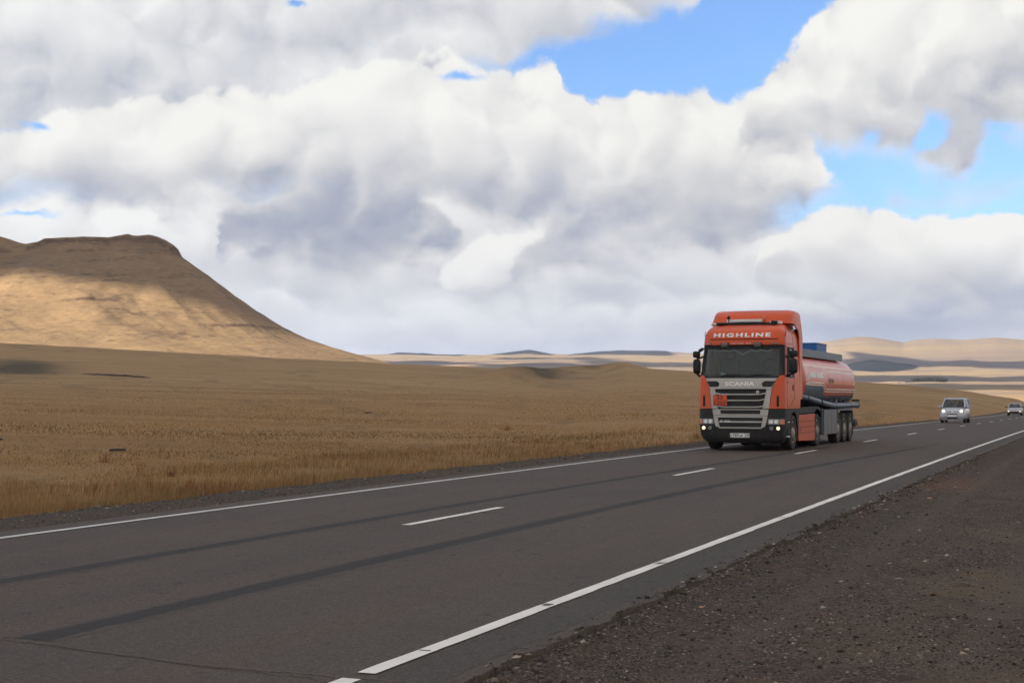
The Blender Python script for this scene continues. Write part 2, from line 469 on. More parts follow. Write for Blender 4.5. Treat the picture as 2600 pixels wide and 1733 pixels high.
def far_z(r, px, a):
    k = sstep(px, 1750, 2150)
    lr = np.log(np.maximum(r, 400))
    sk = np.interp(px, SKY_FAR[:, 0], SKY_FAR[:, 1])
    base_m = np.interp(lr, FAR_R[:-1], FAR_MID[:-1]); base_r = np.interp(lr, FAR_R[:-1], FAR_RIGHT[:-1])
    y = base_m*(1-k) + base_r*k
    y = y + 6.5*fbm(px/170, lr*7.0, 4)*sstep(r, 1200, 4000) + 2.2*fbm(px/60+9, lr*16, 3)*sstep(r, 2500, 6000)
    # the low forested lens hill and the folds before the tall hills at the right
    y = y - 17*np.exp(-((px-2215)/75)**2)*np.exp(-((r-9300)/700)**2)
    y = y - 12*np.exp(-((px-2480)/150)**2)*np.exp(-((r-9900)/900)**2)
    # last rise to the skyline
    e = sstep(lr, np.log(11200), np.log(14500))
    y = y*(1-e) + (sk + 3*fbm(px/45, lr*9, 3)*(1-sstep(lr, np.log(13900), np.log(14500))))*e
    z = EYE + (HORIZON - y)/F_PX*np.cos(np.clip(a, -1.2, 1.2))*np.minimum(r, 14500)
    return z - np.clip(r-14500, 0, 9000)*0.06
def field_z(X, Y):
    """steppe on the far side of the road, from the verge to its own skyline"""
    u = X*RX[0] + Y*RX[1]; w = X*AX[0] + Y*AX[1]
    a = np.arctan2(u, w); r = np.hypot(X, Y); px = px_of(a)
    r0 = 14.5/np.sin(np.clip(YAW - a, 0.055, 1.57))
    rR = np.maximum(ridge_r(px), r0 + 55)
    ys = np.interp(px, SKY_FIELD[:, 0], SKY_FIELD[:, 1])
    zR = EYE + (HORIZON - ys)/F_PX*np.cos(np.clip(a, -1.2, 1.2))*rR
    zn = road_z(np.clip(Y, -50, 220)) - 0.62
    t = np.clip((r - r0)/(rR - r0), 0, 1)
    p = np.interp(px, [0, 1300, 2000, 2600], [1.35, 1.3, 1.15, 1.0])
    z = zn + (zR - zn)*t**p
    # swells that stay below the skyline
    wob = fbm(X/70, Y/70, 4)*1.1 + fbm(X/26+5, Y/26, 3)*0.35
    z = z + wob*np.sin(np.pi*t)*np.clip(rR/500, 0, 1)*0.9
    # the spur that climbs to the right in front of the knoll
    line = np.interp(px, [1230, 1330, 1430, 1520], [0.55, 0.68, 0.88, 0.98])
    m = sstep(px, 1180, 1300)*(1-sstep(px, 1540, 1680))
    z = z + 2.6*np.exp(-((t-line)/0.10)**2)*m*np.where(t < line, 1.0, 1.0)
    over = np.maximum(r - rR, 0)
    zb = zR - 0.00035*np.minimum(over, 90)**2 - np.maximum(over-90, 0)*0.063
    return np.where(r > rR, zb, z)
def ground_z(X, Y):
    X = np.asarray(X, float); Y = np.asarray(Y, float)
    u = X*RX[0] + Y*RX[1]; w = X*AX[0] + Y*AX[1]
    a = np.arctan2(u, w); r = np.hypot(X, Y); px = px_of(a)
    s = X - road_x(np.clip(Y, -100, 300))
    zr = road_z(np.clip(Y, -60, 400))
    left = field_z(X, Y)
    near = zr - 0.42
    # verge: from the shoulder level down into the field
    q = sstep(-s, 13.2, 17.5)
    zl = (zr - 0.16)*(1-q) + left*q
    zl = np.where(-s < 13.2, near, zl)
    right = zr - 0.35 - 0.012*np.maximum(s - 6, 0)
    z = np.where(s < -12.9, zl, np.where(s < 6, near, right))
    z = np.where((Y < -40), -0.7 - 0.003*np.maximum(-Y-40, 0), z)
    fz = far_z(r, px, a)
    fz = np.where(np.abs(a) > 0.75, -14 + 60*(1-np.exp(-np.maximum(r-1500, 0)/9000)) + 25*fbm(X/1500, Y/1500, 4), fz)
    return np.where(r < 400, z, np.maximum(z, fz))

# ------------------------------------------------------------------ the mesa on the left
W0 = 1900.0
SIL = np.array([(-900,640),(-500,560),(-250,560),(-60,585),(0,600),(40,614),(68,620),(100,614),(115,606),(160,603),(212,600),(272,601),(300,596),(321,592),(332,596),(345,597),(376,594),(399,600),(425,616)], float)
sp_u = (SIL[:, 0]-1300)/F_PX*W0
sp_z = EYE + (HORIZON-SIL[:, 1])/F_PX*W0
ZB = EYE + (HORIZON-925)/F_PX*W0
G_D = np.array([0, 9, 30, 53, 85, 106, 140, 170, 212, 244, 287, 340, 420, 560])
G_V = np.array([1.0, .905, .81, .70, .55, .455, .315, .222, .128, .077, 0.0, -.09, -.19, -.30])
BEDS = ((176, 5.0, 60), (143, 3.4, 75), (128, 3.8, 80), (103, 4.2, 70), (72, 3.0, 60))
def bed_line(u, zb): return zb + 0.02*(u+480) + 2.5*fbm(u/60, zb*1.0+u*0, 3)
def bed_mask(u, w, zb, ln): return sstep(fbm(u/ln+zb, w/220, 3), -0.05, 0.4)
def hill_z(u, w):
    """height of the mesa at u metres right of, w metres along the view axis"""
    ue = sp_u[-1]
    du = np.maximum(u - ue, 0)
    uc = np.minimum(u, ue)
    spine_w = W0 + 10*np.sin((uc+400)/150.0)
    spine_w = np.where(uc > ue-60, W0, spine_w*(1-sstep(uc, ue-160, ue-60)) + W0*sstep(uc, ue-160, ue-60))
    dw = spine_w - w
    front = np.maximum(dw, 0)/1.55; back = np.maximum(-dw-40, 0)/1.1
    hc = np.interp(uc, sp_u, sp_z)
    # spurs and gullies that run down the face
    us = u - 0.75*np.maximum(dw, 0)
    ph = us/52 + 0.6*fbm(us/90, w/160, 3)
    fl = np.sin(ph*1.7)*0.55 + fbm(us/40, w/260, 4)*0.9 + 0.25*np.sin(us/19+2*fbm(us/40, w/90, 2))
    dist = np.hypot(du, np.maximum(front, back))
    mid = sstep(dist, 14, 70)*(1-sstep(dist, 210, 330))
    dist2 = np.maximum(dist + fl*8.5*mid*np.where(dw > 0, 1, .3)*(1-0.8*sstep(du, 5, 60)*sstep(-dw, -60, 0)), 0)
    gv = np.interp(dist2, G_D, G_V)
    z = ZB + (hc - ZB)*gv
    # rock ledges: beds that stand out where they are hard
    for zb, am, ln in BEDS:
        bed = bed_line(u, zb)
        amp = am*0.55*bed_mask(u, w, zb, ln)*(1-0.75*sstep(du, 0, 12))
        z = z + amp*(sstep(z, bed-3.5, bed-0.5) - sstep(z, bed, bed+16))*np.where(dist > 2, 1, 0)
    z = z + 0.8*fbm(u/12, w/12, 4)*sstep(dist, 4, 30)
    return z
def uw_to_xy(u, w): return u*RX[0] + w*AX[0], u*RX[1] + w*AX[1]

# ------------------------------------------------------------------ ground materials
def attr(gg, name, vec=False):
    nd = gg.new('ShaderNodeAttribute'); nd.attribute_name = name
    return nd.outputs['Color'] if vec else nd.outputs['Fac']
def steppe_material():
    m, gg, b, o = new_mat('dry_steppe')
    pos = gg.new('ShaderNodeNewGeometry').outputs['Position']
    nearness = attr(gg, 'near'); forest = attr(gg, 'forest'); dark = attr(gg, 'scrub')
    # the grass lies in long swathes roughly across the view
    stv = gg.new('ShaderNodeMapping'); stv.inputs['Rotation'].default_value = (0, 0, -YAW); gg.l.new(pos, stv.inputs[0])
    sv = gg.vmath('MULTIPLY', stv.outputs[0], (0.22, 1, 1))
    a1 = gg.noise(gg.vmath('MULTIPLY', sv, (0.6, 1, 1)), 0.02, 6, 0.62).outputs['Fac']
    a2 = gg.noise(sv, 0.10, 7, 0.65).outputs['Fac']
    a3 = gg.noise(pos, 1.6, 6, 0.7).outputs['Fac']
    a4 = gg.noise(sv, 0.0011, 7, 0.62).outputs['Fac']
    c_far = gg.ramp(a2, [(0.25, (0.2451, 0.1548, 0.0688)), (0.5, (0.3311, 0.2167, 0.1075)), (0.75, (0.3913, 0.2709, 0.1419))])
    c_far = gg.mix(gg.math('MULTIPLY', gg.smooth(gg.noise(gg.vmath('MULTIPLY', sv, (0.35, 1, 1)), 0.16, 5, 0.6).outputs['Fac'], 0.52, 0.68), 0.55), c_far, (0.17, 0.105, 0.052))
    c_far = gg.mix(gg.math('MULTIPLY', gg.smooth(a1, 0.35, 0.68), 0.6), c_far, (0.302, 0.201, 0.096))
    c_near = gg.ramp(a2, [(0.25, (0.2279, 0.1273, 0.05332)), (0.5, (0.2967, 0.1763, 0.0774)), (0.78, (0.3612, 0.2305, 0.1101))])
    c = gg.mix(nearness, c_far, c_near)
    c = gg.mix(gg.math('MULTIPLY', gg.smooth(a3, 0.38, 0.75), 0.5), c, (0.201, 0.115, 0.054))
    # remote plain: pale stubble and darker fallow
    fl = attr(gg, 'plain')
    c_pl = gg.ramp(a4, [(0.30, (0.17, 0.125, 0.10)), (0.45, (0.25, 0.178, 0.118)), (0.60, (0.34, 0.235, 0.122)), (0.8, (0.39, 0.272, 0.14))])
    c = gg.mix(fl, c, c_pl)
    c = gg.mix(gg.math('MULTIPLY', dark, gg.smooth(gg.math('ADD', a2, gg.math('MULTIPLY', dark, 0.3)), 0.3, 0.75)), c, (0.085, 0.068, 0.042))
    c = gg.mix(forest, c, (0.012, 0.017, 0.018))
    gg.l.new(c, b.inputs['Base Color'])
    b.inputs['Roughness'].default_value = 0.95; b.inputs['Specular IOR Level'].default_value = 0.1
    bp = gg.new('ShaderNodeBump'); bp.inputs['Strength'].default_value = 0.7; bp.inputs['Distance'].default_value = 0.35
    h = gg.math('ADD', a3, gg.math('MULTIPLY', a2, 1.2))
    gg.l.new(h, bp.inputs['Height']); gg.l.new(bp.outputs[0], b.inputs['Normal'])
    return m
M_STEPPE = steppe_material()

# ------------------------------------------------------------------ the ground sheet
fine = np.radians(np.arange(-21.5, 21.51, 0.075))
coarse = np.radians(np.arange(24, 337, 3.0))
azs = np.concatenate([fine, coarse, fine[:1] + 2*math.pi])
rads = np.concatenate([np.linspace(2.0, 14, 10)[:-1], np.geomspace(14, 420, 150)[:-1], np.geomspace(420, 14500, 210), np.geomspace(15200, 45000, 10)])
A_, R_ = np.meshgrid(azs, rads, indexing='ij')
U_, W_ = R_*np.sin(A_), R_*np.cos(A_)
X_, Y_ = uw_to_xy(U_, W_)
Z_ = ground_z(X_.ravel(), Y_.ravel())
px_g = px_of(np.arctan2(U_, W_)).ravel(); rg = R_.ravel()
s_g = (X_ - road_x(np.clip(Y_, -100, 300))).ravel()
near_m = sstep(-s_g, 150, 60)*sstep(rg, 320, 150)
wn = fbm(px_g/60, np.log(rg)*14, 3)
front = (W_.ravel() > 0)
lens = np.exp(-((px_g-2215)/105)**2)*np.exp(-((rg-9100)/900)**2)
forest = sstep(rg, 11900, 12500)*sstep(px_g, 940, 990)*(1-sstep(px_g, 1690, 1730)) + 1.6*sstep(lens, .22, .4)
forest = forest*front + (1.0-front)*0
gap = sstep(px_g, 1205, 1215)*(1-sstep(px_g, 1225, 1238)) + sstep(px_g, 1400, 1412)*(1-sstep(px_g, 1430, 1450))
forest = np.clip(forest*(1-gap) + 0.15*wn, 0, 1)*np.clip(forest*4, 0, 1)
trel = (rg - 30)/ridge_r(px_g)
spur = np.exp(-((px_g-1330)/110)**2)*np.exp(-((trel-0.72)/0.13)**2) + 1.0*np.exp(-((px_g-1460)/70)**2)*np.exp(-((trel-0.93)/0.07)**2)
spur += 0.9*np.exp(-((px_g-60)/110)**2)*np.exp(-((trel-0.46)/0.10)**2)
scrub = np.clip(spur*1.2 + 0.35*sstep(wn, .15, .6)*(rg < 700), 0, 1)
idx = grid_faces(len(azs), len(rads))
gV = np.stack([X_.ravel(), Y_.ravel(), Z_], 1)
gA = {'near': near_m, 'forest': forest, 'scrub': scrub, 'plain': sstep(rg, 800, 1800)}
nR = len(rads)
def ring_sheet(name, r0, r1, label):
    """the rings of the sheet between two distances, as one object; neighbours share their border ring"""
    k0 = int(np.searchsorted(rads, r0)); k1 = min(int(np.searchsorted(rads, r1)), nR-1)
    sel = (np.arange(len(azs))[:, None]*nR + np.arange(k0, k1+1)[None, :]).ravel()
    ob = np_mesh(name, gV[sel], grid_faces(len(azs), k1-k0+1), M_STEPPE, {k: v[sel] for k, v in gA.items()}, smooth=True)
    tag(ob, label, kind='structure'); return ob
ground = ring_sheet('ground', 0, 1050, 'dry brown steppe sloping up beyond the road')
ring_sheet('plain', 1050, 10600, 'pale sunlit plain with bands of cloud shade')
ring_sheet('far_hills', 10600, 1e9, 'low remote hills along the horizon')

# ------------------------------------------------------------------ the mesa
def hill_material():
    m, gg, b, o = new_mat('mesa_slope')
    geo = gg.new('ShaderNodeNewGeometry')
    tc = geo.outputs['Position']
    z = gg.xyz(tc)[2]
    n1_ = gg.noise(tc, 0.018, 7, 0.62).outputs['Fac']
    n2_ = gg.noise(gg.vmath('MULTIPLY', tc, (1, 1, 4)), 0.09, 7, 0.68).outputs['Fac']
    c = gg.ramp(n1_, [(0.28, (0.205, 0.137, 0.076)), (0.5, (0.265, 0.172, 0.088)), (0.72, (0.33, 0.215, 0.108))])
    c = gg.mix(gg.math('MULTIPLY', gg.smooth(n2_, 0.42, 0.75), 0.6), c, (0.15, 0.098, 0.055))
    beds = gg.noise(gg.vmath('MULTIPLY', tc, (0.012, 0.012, 0.16)), 1.0, 5, 0.6).outputs['Fac']
    c = gg.mix(gg.math('MULTIPLY', gg.smooth(beds, 0.52, 0.66), gg.math('MULTIPLY', gg.smooth(n2_, 0.40, 0.60), 0.75)), c, (0.105, 0.068, 0.042))
    rock = attr(gg, 'rock')
    rk = gg.math('MULTIPLY', rock, gg.smooth(n2_, 0.34, 0.56))
    c = gg.mix(rk, c, gg.ramp(n2_, [(0.3, (0.05, 0.032, 0.024)), (0.7, (0.125, 0.075, 0.052))]))
    gg.l.new(c, b.inputs['Base Color']); b.inputs['Roughness'].default_value = 0.95; b.inputs['Specular IOR Level'].default_value = 0.1
    bp = gg.new('ShaderNodeBump'); bp.inputs['Strength'].default_value = 0.9; bp.inputs['Distance'].default_value = 2.5
    gg.l.new(gg.math('ADD', n2_, gg.math('MULTIPLY', rk, 0.3)), bp.inputs['Height']); gg.l.new(bp.outputs[0], b.inputs['Normal'])
    return m
hu = np.arange(-1050, -30, 2.6); hw_ = np.concatenate([np.arange(1160, 1990, 2.8), np.arange(1990, 2500, 14)])
HU, HW = np.meshgrid(hu, hw_, indexing='ij')
HZ = hill_z(HU.ravel(), HW.ravel()).reshape(HU.shape)
gzu = np.abs(np.gradient(HZ, axis=0)/2.6); gzw = np.abs(np.gradient(HZ, axis=1)/np.gradient(hw_)[None, :])
steep = np.hypot(gzu, gzw)
rim = np.interp(np.minimum(HU, sp_u[-1]), sp_u, sp_z) - HZ
rock = sstep(steep, 1.15, 1.7)*0.8 + sstep(rim, 1.5, 3.0)*(1-sstep(rim, 6, 11))*0.8*(HU > -612)
for zb, am, ln in BEDS:
    rock = rock + 1.1*np.exp(-((HZ - bed_line(HU, zb) + 1.0)/1.6)**2)*bed_mask(HU, HW, zb, ln)
hx, hy = uw_to_xy(HU.ravel(), HW.ravel())
hill = np_mesh('hill', np.stack([hx, hy, HZ.ravel()], 1), grid_faces(len(hu), len(hw_)), hill_material(), {'rock': np.clip(rock, 0, 1).ravel()}, smooth=True)
tag(hill, 'flat-topped bare hill with a rocky rim at the left', kind='structure')

# ------------------------------------------------------------------ broken cloud added overhead, out of the frame, shaped to shade the land
CLOUD_H = 3600.0                       # banks far out; the nearer ones hang lower
def cloud_material():
    m, gg, b, o = new_mat('cloud_mist')
    gg.n.remove(b)
    a = gg.new('ShaderNodeBsdfDiffuse'); a.inputs[0].default_value = (0.85, 0.86, 0.87, 1)
    t = gg.new('ShaderNodeBsdfTranslucent'); t.inputs[0].default_value = (0.95, 0.95, 0.95, 1)
    mx = gg.new('ShaderNodeMixShader'); mx.inputs[0].default_value = 0.62
    gg.l.new(a.outputs[0], mx.inputs[1]); gg.l.new(t.outputs[0], mx.inputs[2]); gg.l.new(mx.outputs[0], o.inputs[0])
    return m
M_CLOUD = cloud_material()
def shade_to_cloud(X, Y, Z, H):
    k = (H - Z)/SUN_DIR[2]
    return X + SUN_DIR[0]*k, Y + SUN_DIR[1]*k
def land_pt(px, r):
    a = bearing(px); x, y = uw_to_xy(r*math.sin(a), r*math.cos(a)); return x, y, float(ground_z(np.array([x]), np.array([y]))[0])
def hill_pt(px, py):
    """where the sight line through a photo point meets the mesa"""
    a = (px-1300)/F_PX; e = (HORIZON-py)/F_PX
    w = np.arange(1200, 2300, 2.0)
    hit = np.nonzero(hill_z(a*w, w) >= EYE + e*w)[0]
    k = w[hit[0]] if len(hit) else W0
    x, y = uw_to_xy(a*k, k); return x, y, EYE + e*k
def cloud(pts, thick=160, rag=0.04, seed=0, H=CLOUD_H):
    """one cloud whose outline is the outline of the shade it throws on the land"""
    P2 = np.array([shade_to_cloud(*p, H) for p in pts])
    n = 400
    q = np.vstack([P2, P2[:1]]); ln = np.r_[0, np.cumsum(np.hypot(*np.diff(q, axis=0).T))]
    tt = np.linspace(0, ln[-1], n, endpoint=False)
    ox, oy = np.interp(tt, ln, q[:, 0]), np.interp(tt, ln, q[:, 1])
    c = np.array([ox.mean(), oy.mean()])
    size = math.sqrt((np.ptp(ox)*np.ptp(oy)))
    nn = np.random.default_rng(seed)
    ph = np.cumsum(nn.normal(size=n)); ph = ph - np.linspace(ph[0], ph[-1], n); ph -= ph.mean()
    ph = ph/(np.abs(ph).max()+1e-6)*size*rag
    dx, dy = ox-c[0], oy-c[1]; L = np.hypot(dx, dy)+1e-6
    ox, oy = ox + dx/L*ph, oy + dy/L*ph
    rings = []
    for f in (1.0, 0.97, 0.85, 0.6, 0.3):
        x = c[0] + (ox-c[0])*f; y = c[1] + (oy-c[1])*f
        up = thick*(1-f**3)*(0.7+0.6*vnoise(x/300, y/300))
        rings.append((x, y, H + up, H - up*0.35))
    V = []; F = []
    for top in (2, 3):
        o = len(V)
        for rg_ in rings: V += list(zip(rg_[0], rg_[1], rg_[top]))
        V.append((c[0], c[1], rings[-1][top].mean()))
        m = len(rings)
        for i in range(m-1):
            for j in range(n): k = (j+1) % n; F.append((o+i*n+j, o+i*n+k, o+(i+1)*n+k, o+(i+1)*n+j))
        for j in range(n): F.append((o+(m-1)*n+j, o+(m-1)*n+(j+1) % n, o+m*n))
    me = bpy.data.meshes.new('shade_cloud'); me.from_pydata(V, [], F); me.update()
    ob = link('shade_cloud', me, M_CLOUD, smooth=180)
    tag(ob, kind='structure'); return ob
# shade over the road and the whole near field, up to its skyline
edge = [land_pt(px, ridge_r(px) + 180) for px in (-900, -300, 0, 300, 600, 900, 1200, 1500, 1800, 2100, 2400, 2650, 2900)]
def away(r, deg): return uw_to_xy(r*math.sin(math.radians(deg)), r*math.cos(math.radians(deg))) + (0.0,)
back = [away(800, 27), away(3000, 38), away(9000, 50), away(9500, 80), away(9000, 110), away(7000, 140), away(4500, 175), away(2500, 205), away(1500, 240), away(1150, 280), away(950, 300)]  # outline run on out of view so the cloud also dims the skylight
cloud(edge + back, thick=300, rag=0.004, seed=2, H=1900.0)
# shade on the upper part of the mesa
up_edge = [hill_pt(*p) for p in ((0, 640), (75, 655), (150, 682), (225, 708), (300, 728), (365, 738), (430, 738), (490, 752), (550, 776), (610, 806), (670, 838))]
hx_, hy_ = uw_to_xy(-250, 2150); hx2, hy2 = uw_to_xy(-1000, 2250); hx3, hy3 = uw_to_xy(-1050, 1800)
cloud(up_edge + [(hx_, hy_, 60.0), (hx2, hy2, 100.0), (hx3, hy3, 130.0)], rag=0.008, seed=3, H=2500.0)
# shade in long patches across the remote plain and hills
for i, (pl, ra, rb) in enumerate([((2140, 2300, 2500, 2720), 9300, 11700), ((2100, 2250, 2420, 2560, 2740), 4700, 6700), ((2260, 2450, 2720), 2700, 3700),
                                  ((1190, 1260, 1340, 1430), 4900, 6900), ((1470, 1560, 1640, 1710, 1850), 5600, 7600), ((980, 1080, 1160, 1230), 6500, 8000), ((1120, 1240, 1330), 3400, 4100), ((1300, 1450, 1560), 8300, 9300)]):
    nr = np.random.default_rng(i+20)
    pts = [land_pt(p, ra*(1+nr.uniform(-.05, .05))) for p in pl] + [land_pt(p, rb*(1+nr.uniform(-.06, .06))) for p in pl[::-1]]
    cloud(pts, rag=0.10, seed=i+30)

# ------------------------------------------------------------------ the air
hm = bpy.data.materials.new('haze_air'); hm.use_nodes = True
gh = NG(hm.node_tree); gh.n.clear()
ho = gh.new('ShaderNodeOutputMaterial'); hv = gh.new('ShaderNodeVolumePrincipled')
hv.inputs['Color'].default_value = (0.72, 0.80, 1.0, 1); hv.inputs['Density'].default_value = 2.2e-5; hv.inputs['Anisotropy'].default_value = 0.2
gh.l.new(hv.outputs[0], ho.inputs['Volume'])
haze = MB().box(-46000, 46000, -46000, 46000, float(Z_.min()) - 1.0, 900).build('haze', hm)
tag(haze, 'thin blue haze over the steppe', kind='stuff')

# ------------------------------------------------------------------ road
def asphalt_material(name, col, bump=0.5, tint=(0.092, 0.0664, 0.0496), speck=0.35, grain=(0.72, 1.22), soft=None):
    m, gg, b, o = new_mat(name)
    pos = gg.new('ShaderNodeNewGeometry').outputs['Position']
    lv = gg.vmath('MULTIPLY', pos, (1, 0.06, 1))
    big = gg.noise(pos, 0.35, 5, 0.6).outputs['Fac']
    trk = gg.noise(gg.vmath('MULTIPLY', pos, (1, 0.035, 1)), 0.9, 5, 0.6).outputs['Fac']
    agg = gg.new('ShaderNodeTexVoronoi'); agg.inputs['Scale'].default_value = 75; gg.l.new(pos, agg.inputs['Vector'])
    fine_ = gg.noise(pos, 26, 5, 0.75).outputs['Fac']
    pit = gg.noise(gg.vmath('MULTIPLY', pos, (1, .45, 1)), 7, 6, 0.7).outputs['Fac']
    c = gg.mix(gg.smooth(big, 0.3, 0.7), tuple(x*.90 for x in col), tuple(x*1.08 for x in col))
    c = gg.mix(gg.math('MULTIPLY', gg.smooth(trk, 0.42, 0.62), 0.75), c, tint)
    c = gg.mix(gg.math('MULTIPLY', gg.smooth(fine_, 0.42, 0.62), 0.35), c, tuple(x*0.62 for x in col))
    sp = gg.xyz(agg.outputs['Color'])[0]
    c = gg.mix(1.0, c, gg.ramp(gg.xyz(agg.outputs['Color'])[1], [(0.0, grain[0]), (1.0, grain[1])]), 'MULTIPLY')
    c = gg.mix(gg.math('MULTIPLY', gg.smooth(sp, 0.86, 0.99), speck), c, (0.19, 0.17, 0.155))
    c = gg.mix(gg.math('MULTIPLY', gg.smooth(pit, 0.575, 0.70), 0.8), c, (0.035, 0.030, 0.028))
    if soft:      # worn-out border: the old surface shows through
        e_ = gg.math('ADD', attr(gg, 'edge'), gg.math('MULTIPLY', gg.math('SUBTRACT', gg.noise(pos, 9, 5, 0.7).outputs['Fac'], 0.5), 0.9))
        c = gg.mix(gg.smooth(e_, 0.52, 0.08), c, soft)
    gg.l.new(c, b.inputs['Base Color']); b.inputs['Roughness'].default_value = 0.88; b.inputs['Specular IOR Level'].default_value = 0.25
    bp = gg.new('ShaderNodeBump'); bp.inputs['Strength'].default_value = bump; bp.inputs['Distance'].default_value = 0.006
    gg.l.new(gg.math('ADD', agg.outputs['Distance'], fine_), bp.inputs['Height']); gg.l.new(bp.outputs[0], b.inputs['Normal'])
    return m
M_ASPH = asphalt_material('asphalt', (0.0784, 0.0645, 0.0515))
M_EDGE = asphalt_material('asphalt_edge', (0.0656, 0.0568, 0.0472), 0.7, (0.068, 0.056, 0.044))
M_TAR = asphalt_material('tar_seal', (0.0328, 0.0287, 0.02542), 0.4, (0.03526, 0.03116, 0.02706), 0.05, (0.85, 1.1), (0.07626, 0.06314, 0.05166))
def paint_material():
    m, gg, b, o = new_mat('road_paint')
    pos = gg.new('ShaderNodeNewGeometry').outputs['Position']
    wear = gg.noise(gg.vmath('MULTIPLY', pos, (1, .35, 1)), 14, 6, 0.72).outputs['Fac']
    st = gg.noise(pos, 1.3, 4, 0.6).outputs['Fac']
    c = gg.mix(gg.smooth(st, 0.35, 0.7), (0.68, 0.65, 0.57), (0.78, 0.75, 0.68))
    c = gg.mix(gg.math('MULTIPLY', gg.smooth(wear, 0.60, 0.74), 0.75), c, (0.16, 0.145, 0.13))
    gg.l.new(c, b.inputs['Base Color']); b.inputs['Roughness'].default_value = 0.75
    return m
M_PAINT = paint_material()
M_PAINT_CLEAN = plain('road_paint_far', (0.55, 0.54, 0.50), 0.8, vary=0.1, dscale=2)

def strip(name, Ys, sl_, sr_, dz, mat, parent=None, ncol=2, drop_l=0, drop_r=0, kind=None, jl=0, jr=0, crown=0.0):
    """sheet along the road between lateral offsets sl_ and sr_ (numbers or arrays over Ys)"""
    Ys = np.asarray(Ys, float); L = np.broadcast_to(np.asarray(sl_, float), Ys.shape) + jl*fbm(Ys*3.1, Ys*0+3, 4); R = np.broadcast_to(np.asarray(sr_, float), Ys.shape) + jr*fbm(Ys*3.1, Ys*0+11, 4)
    T = np.linspace(0, 1, ncol)[None, :]
    S = L[:, None]*(1-T) + R[:, None]*T
    X = S + road_x(Ys)[:, None]; Z = np.broadcast_to(road_z(Ys)[:, None], S.shape) + dz
    YY = np.broadcast_to(Ys[:, None], S.shape)
    if drop_l: X = np.concatenate([X[:, :1]-0.03, X], 1); Z = np.concatenate([Z[:, :1]-drop_l, Z], 1); YY = np.concatenate([YY[:, :1], YY], 1)
    if drop_r: X = np.concatenate([X, X[:, -1:]+0.03], 1); Z = np.concatenate([Z, Z[:, -1:]-drop_r], 1); YY = np.concatenate([YY, YY[:, -1:]], 1)
    V = np.stack([X.ravel(), YY.ravel(), Z.ravel()], 1)
    ob = np_mesh(name, V, grid_faces(X.shape[0], X.shape[1])[:, ::-1], mat, parent=parent, attrs={'edge': np.broadcast_to(1-np.abs(2*T-1), S.shape).ravel()} if name == 'tar_seam' else None)
    if kind: ob['kind'] = kind
    return ob
Yr = np.unique(np.concatenate([np.arange(-40, 6, 1.0), np.arange(6, 45, 0.06), np.arange(45, 120, 0.4), np.arange(120, 420, 2.0)]))
road = strip('road', Yr, -12.15, -3.47, 0.0, M_ASPH, ncol=8, drop_l=0.12, drop_r=0.14, jr=0.11, jl=0.05)
tag(road, 'grey two-lane asphalt highway running off to the right', kind='structure')
# the newer darker band outside the right-hand line
strip('edge_band', Yr, -4.0, -3.60, 0.0016, M_EDGE, road, ncol=3, jr=0.05)
# tar-sealed seams
t1Y = np.arange(4.0, 47, 0.15)
c1 = np.interp(t1Y, [4, 10.4, 14.9, 17.8, 25.5, 33, 47], [-9.0, -8.98, -8.96, -8.93, -8.81, -8.60, -8.3]); hw1 = 0.17 + 0.02*fbm(t1Y*0.7, t1Y*0, 4)
strip('tar_seam', t1Y, c1-hw1, c1+hw1, 0.002, M_TAR, road, ncol=7, jl=.02, jr=.02)
t2Y = np.concatenate([np.arange(8.05, 52.5, 0.15)])
c2 = np.interp(t2Y, [4, 7.8, 13.5, 21, 25.3, 35, 43.5, 49.8, 54], [-6.68, -6.71, -6.74, -6.70, -6.60, -6.28, -5.83, -5.61, -5.5]); hw2 = (0.19 + 0.02*fbm(t2Y*0.7, t2Y*0+4, 4))*np.clip((52.6-t2Y)/9, 0.05, 1)
strip('tar_seam', t2Y, c2-hw2, c2+hw2, 0.002, M_TAR, road, ncol=7, jl=.02, jr=.02)
t3Y = np.arange(3.0, 7.75, 0.1)
strip('tar_seam', t3Y, np.full_like(t3Y, -6.96), np.full_like(t3Y, -6.60), 0.002, M_TAR, road, ncol=7, jl=.02, jr=.02)
# painted lines
strip('edge_line', np.arange(7.82, 330, 0.12), -4.16, -4.04, 0.008, M_PAINT, road, jl=.008, jr=.012)
strip('edge_line', np.arange(-10, 7.74, 0.12), -4.16, -4.04, 0.008, M_PAINT, road, jl=.008, jr=.012)
strip('edge_line', np.arange(-10, 330, 0.3), -11.67, -11.54, 0.008, M_PAINT_CLEAN, road, jl=.01, jr=.01)
for i in range(-1, 21):
    y0 = 16.577 + 12*i
    strip('lane_dash', np.linspace(y0, y0+3.05, 30), -8.205, -8.085, 0.008, M_PAINT, road, jl=.008, jr=.008)
# dark scuffs across the right-hand line
M_SCUFF = plain('scuff', (0.09, 0.082, 0.075), 0.9)
for (yy, n_) in ((10.85, 5), (13.85, 4), (8.55, 1), (19.4, 2)):
    for k in range(n_):
        y1 = yy + random.uniform(-.10, .10); x1 = -4.15 + random.uniform(0, .03); ln = random.uniform(.05, .10)
        strip('scuff', [y1, y1+0.012, y1+0.03], [x1, x1-.005, x1+.01], [x1+ln, x1+ln+.004, x1+ln-.01], 0.0105, M_SCUFF, road)
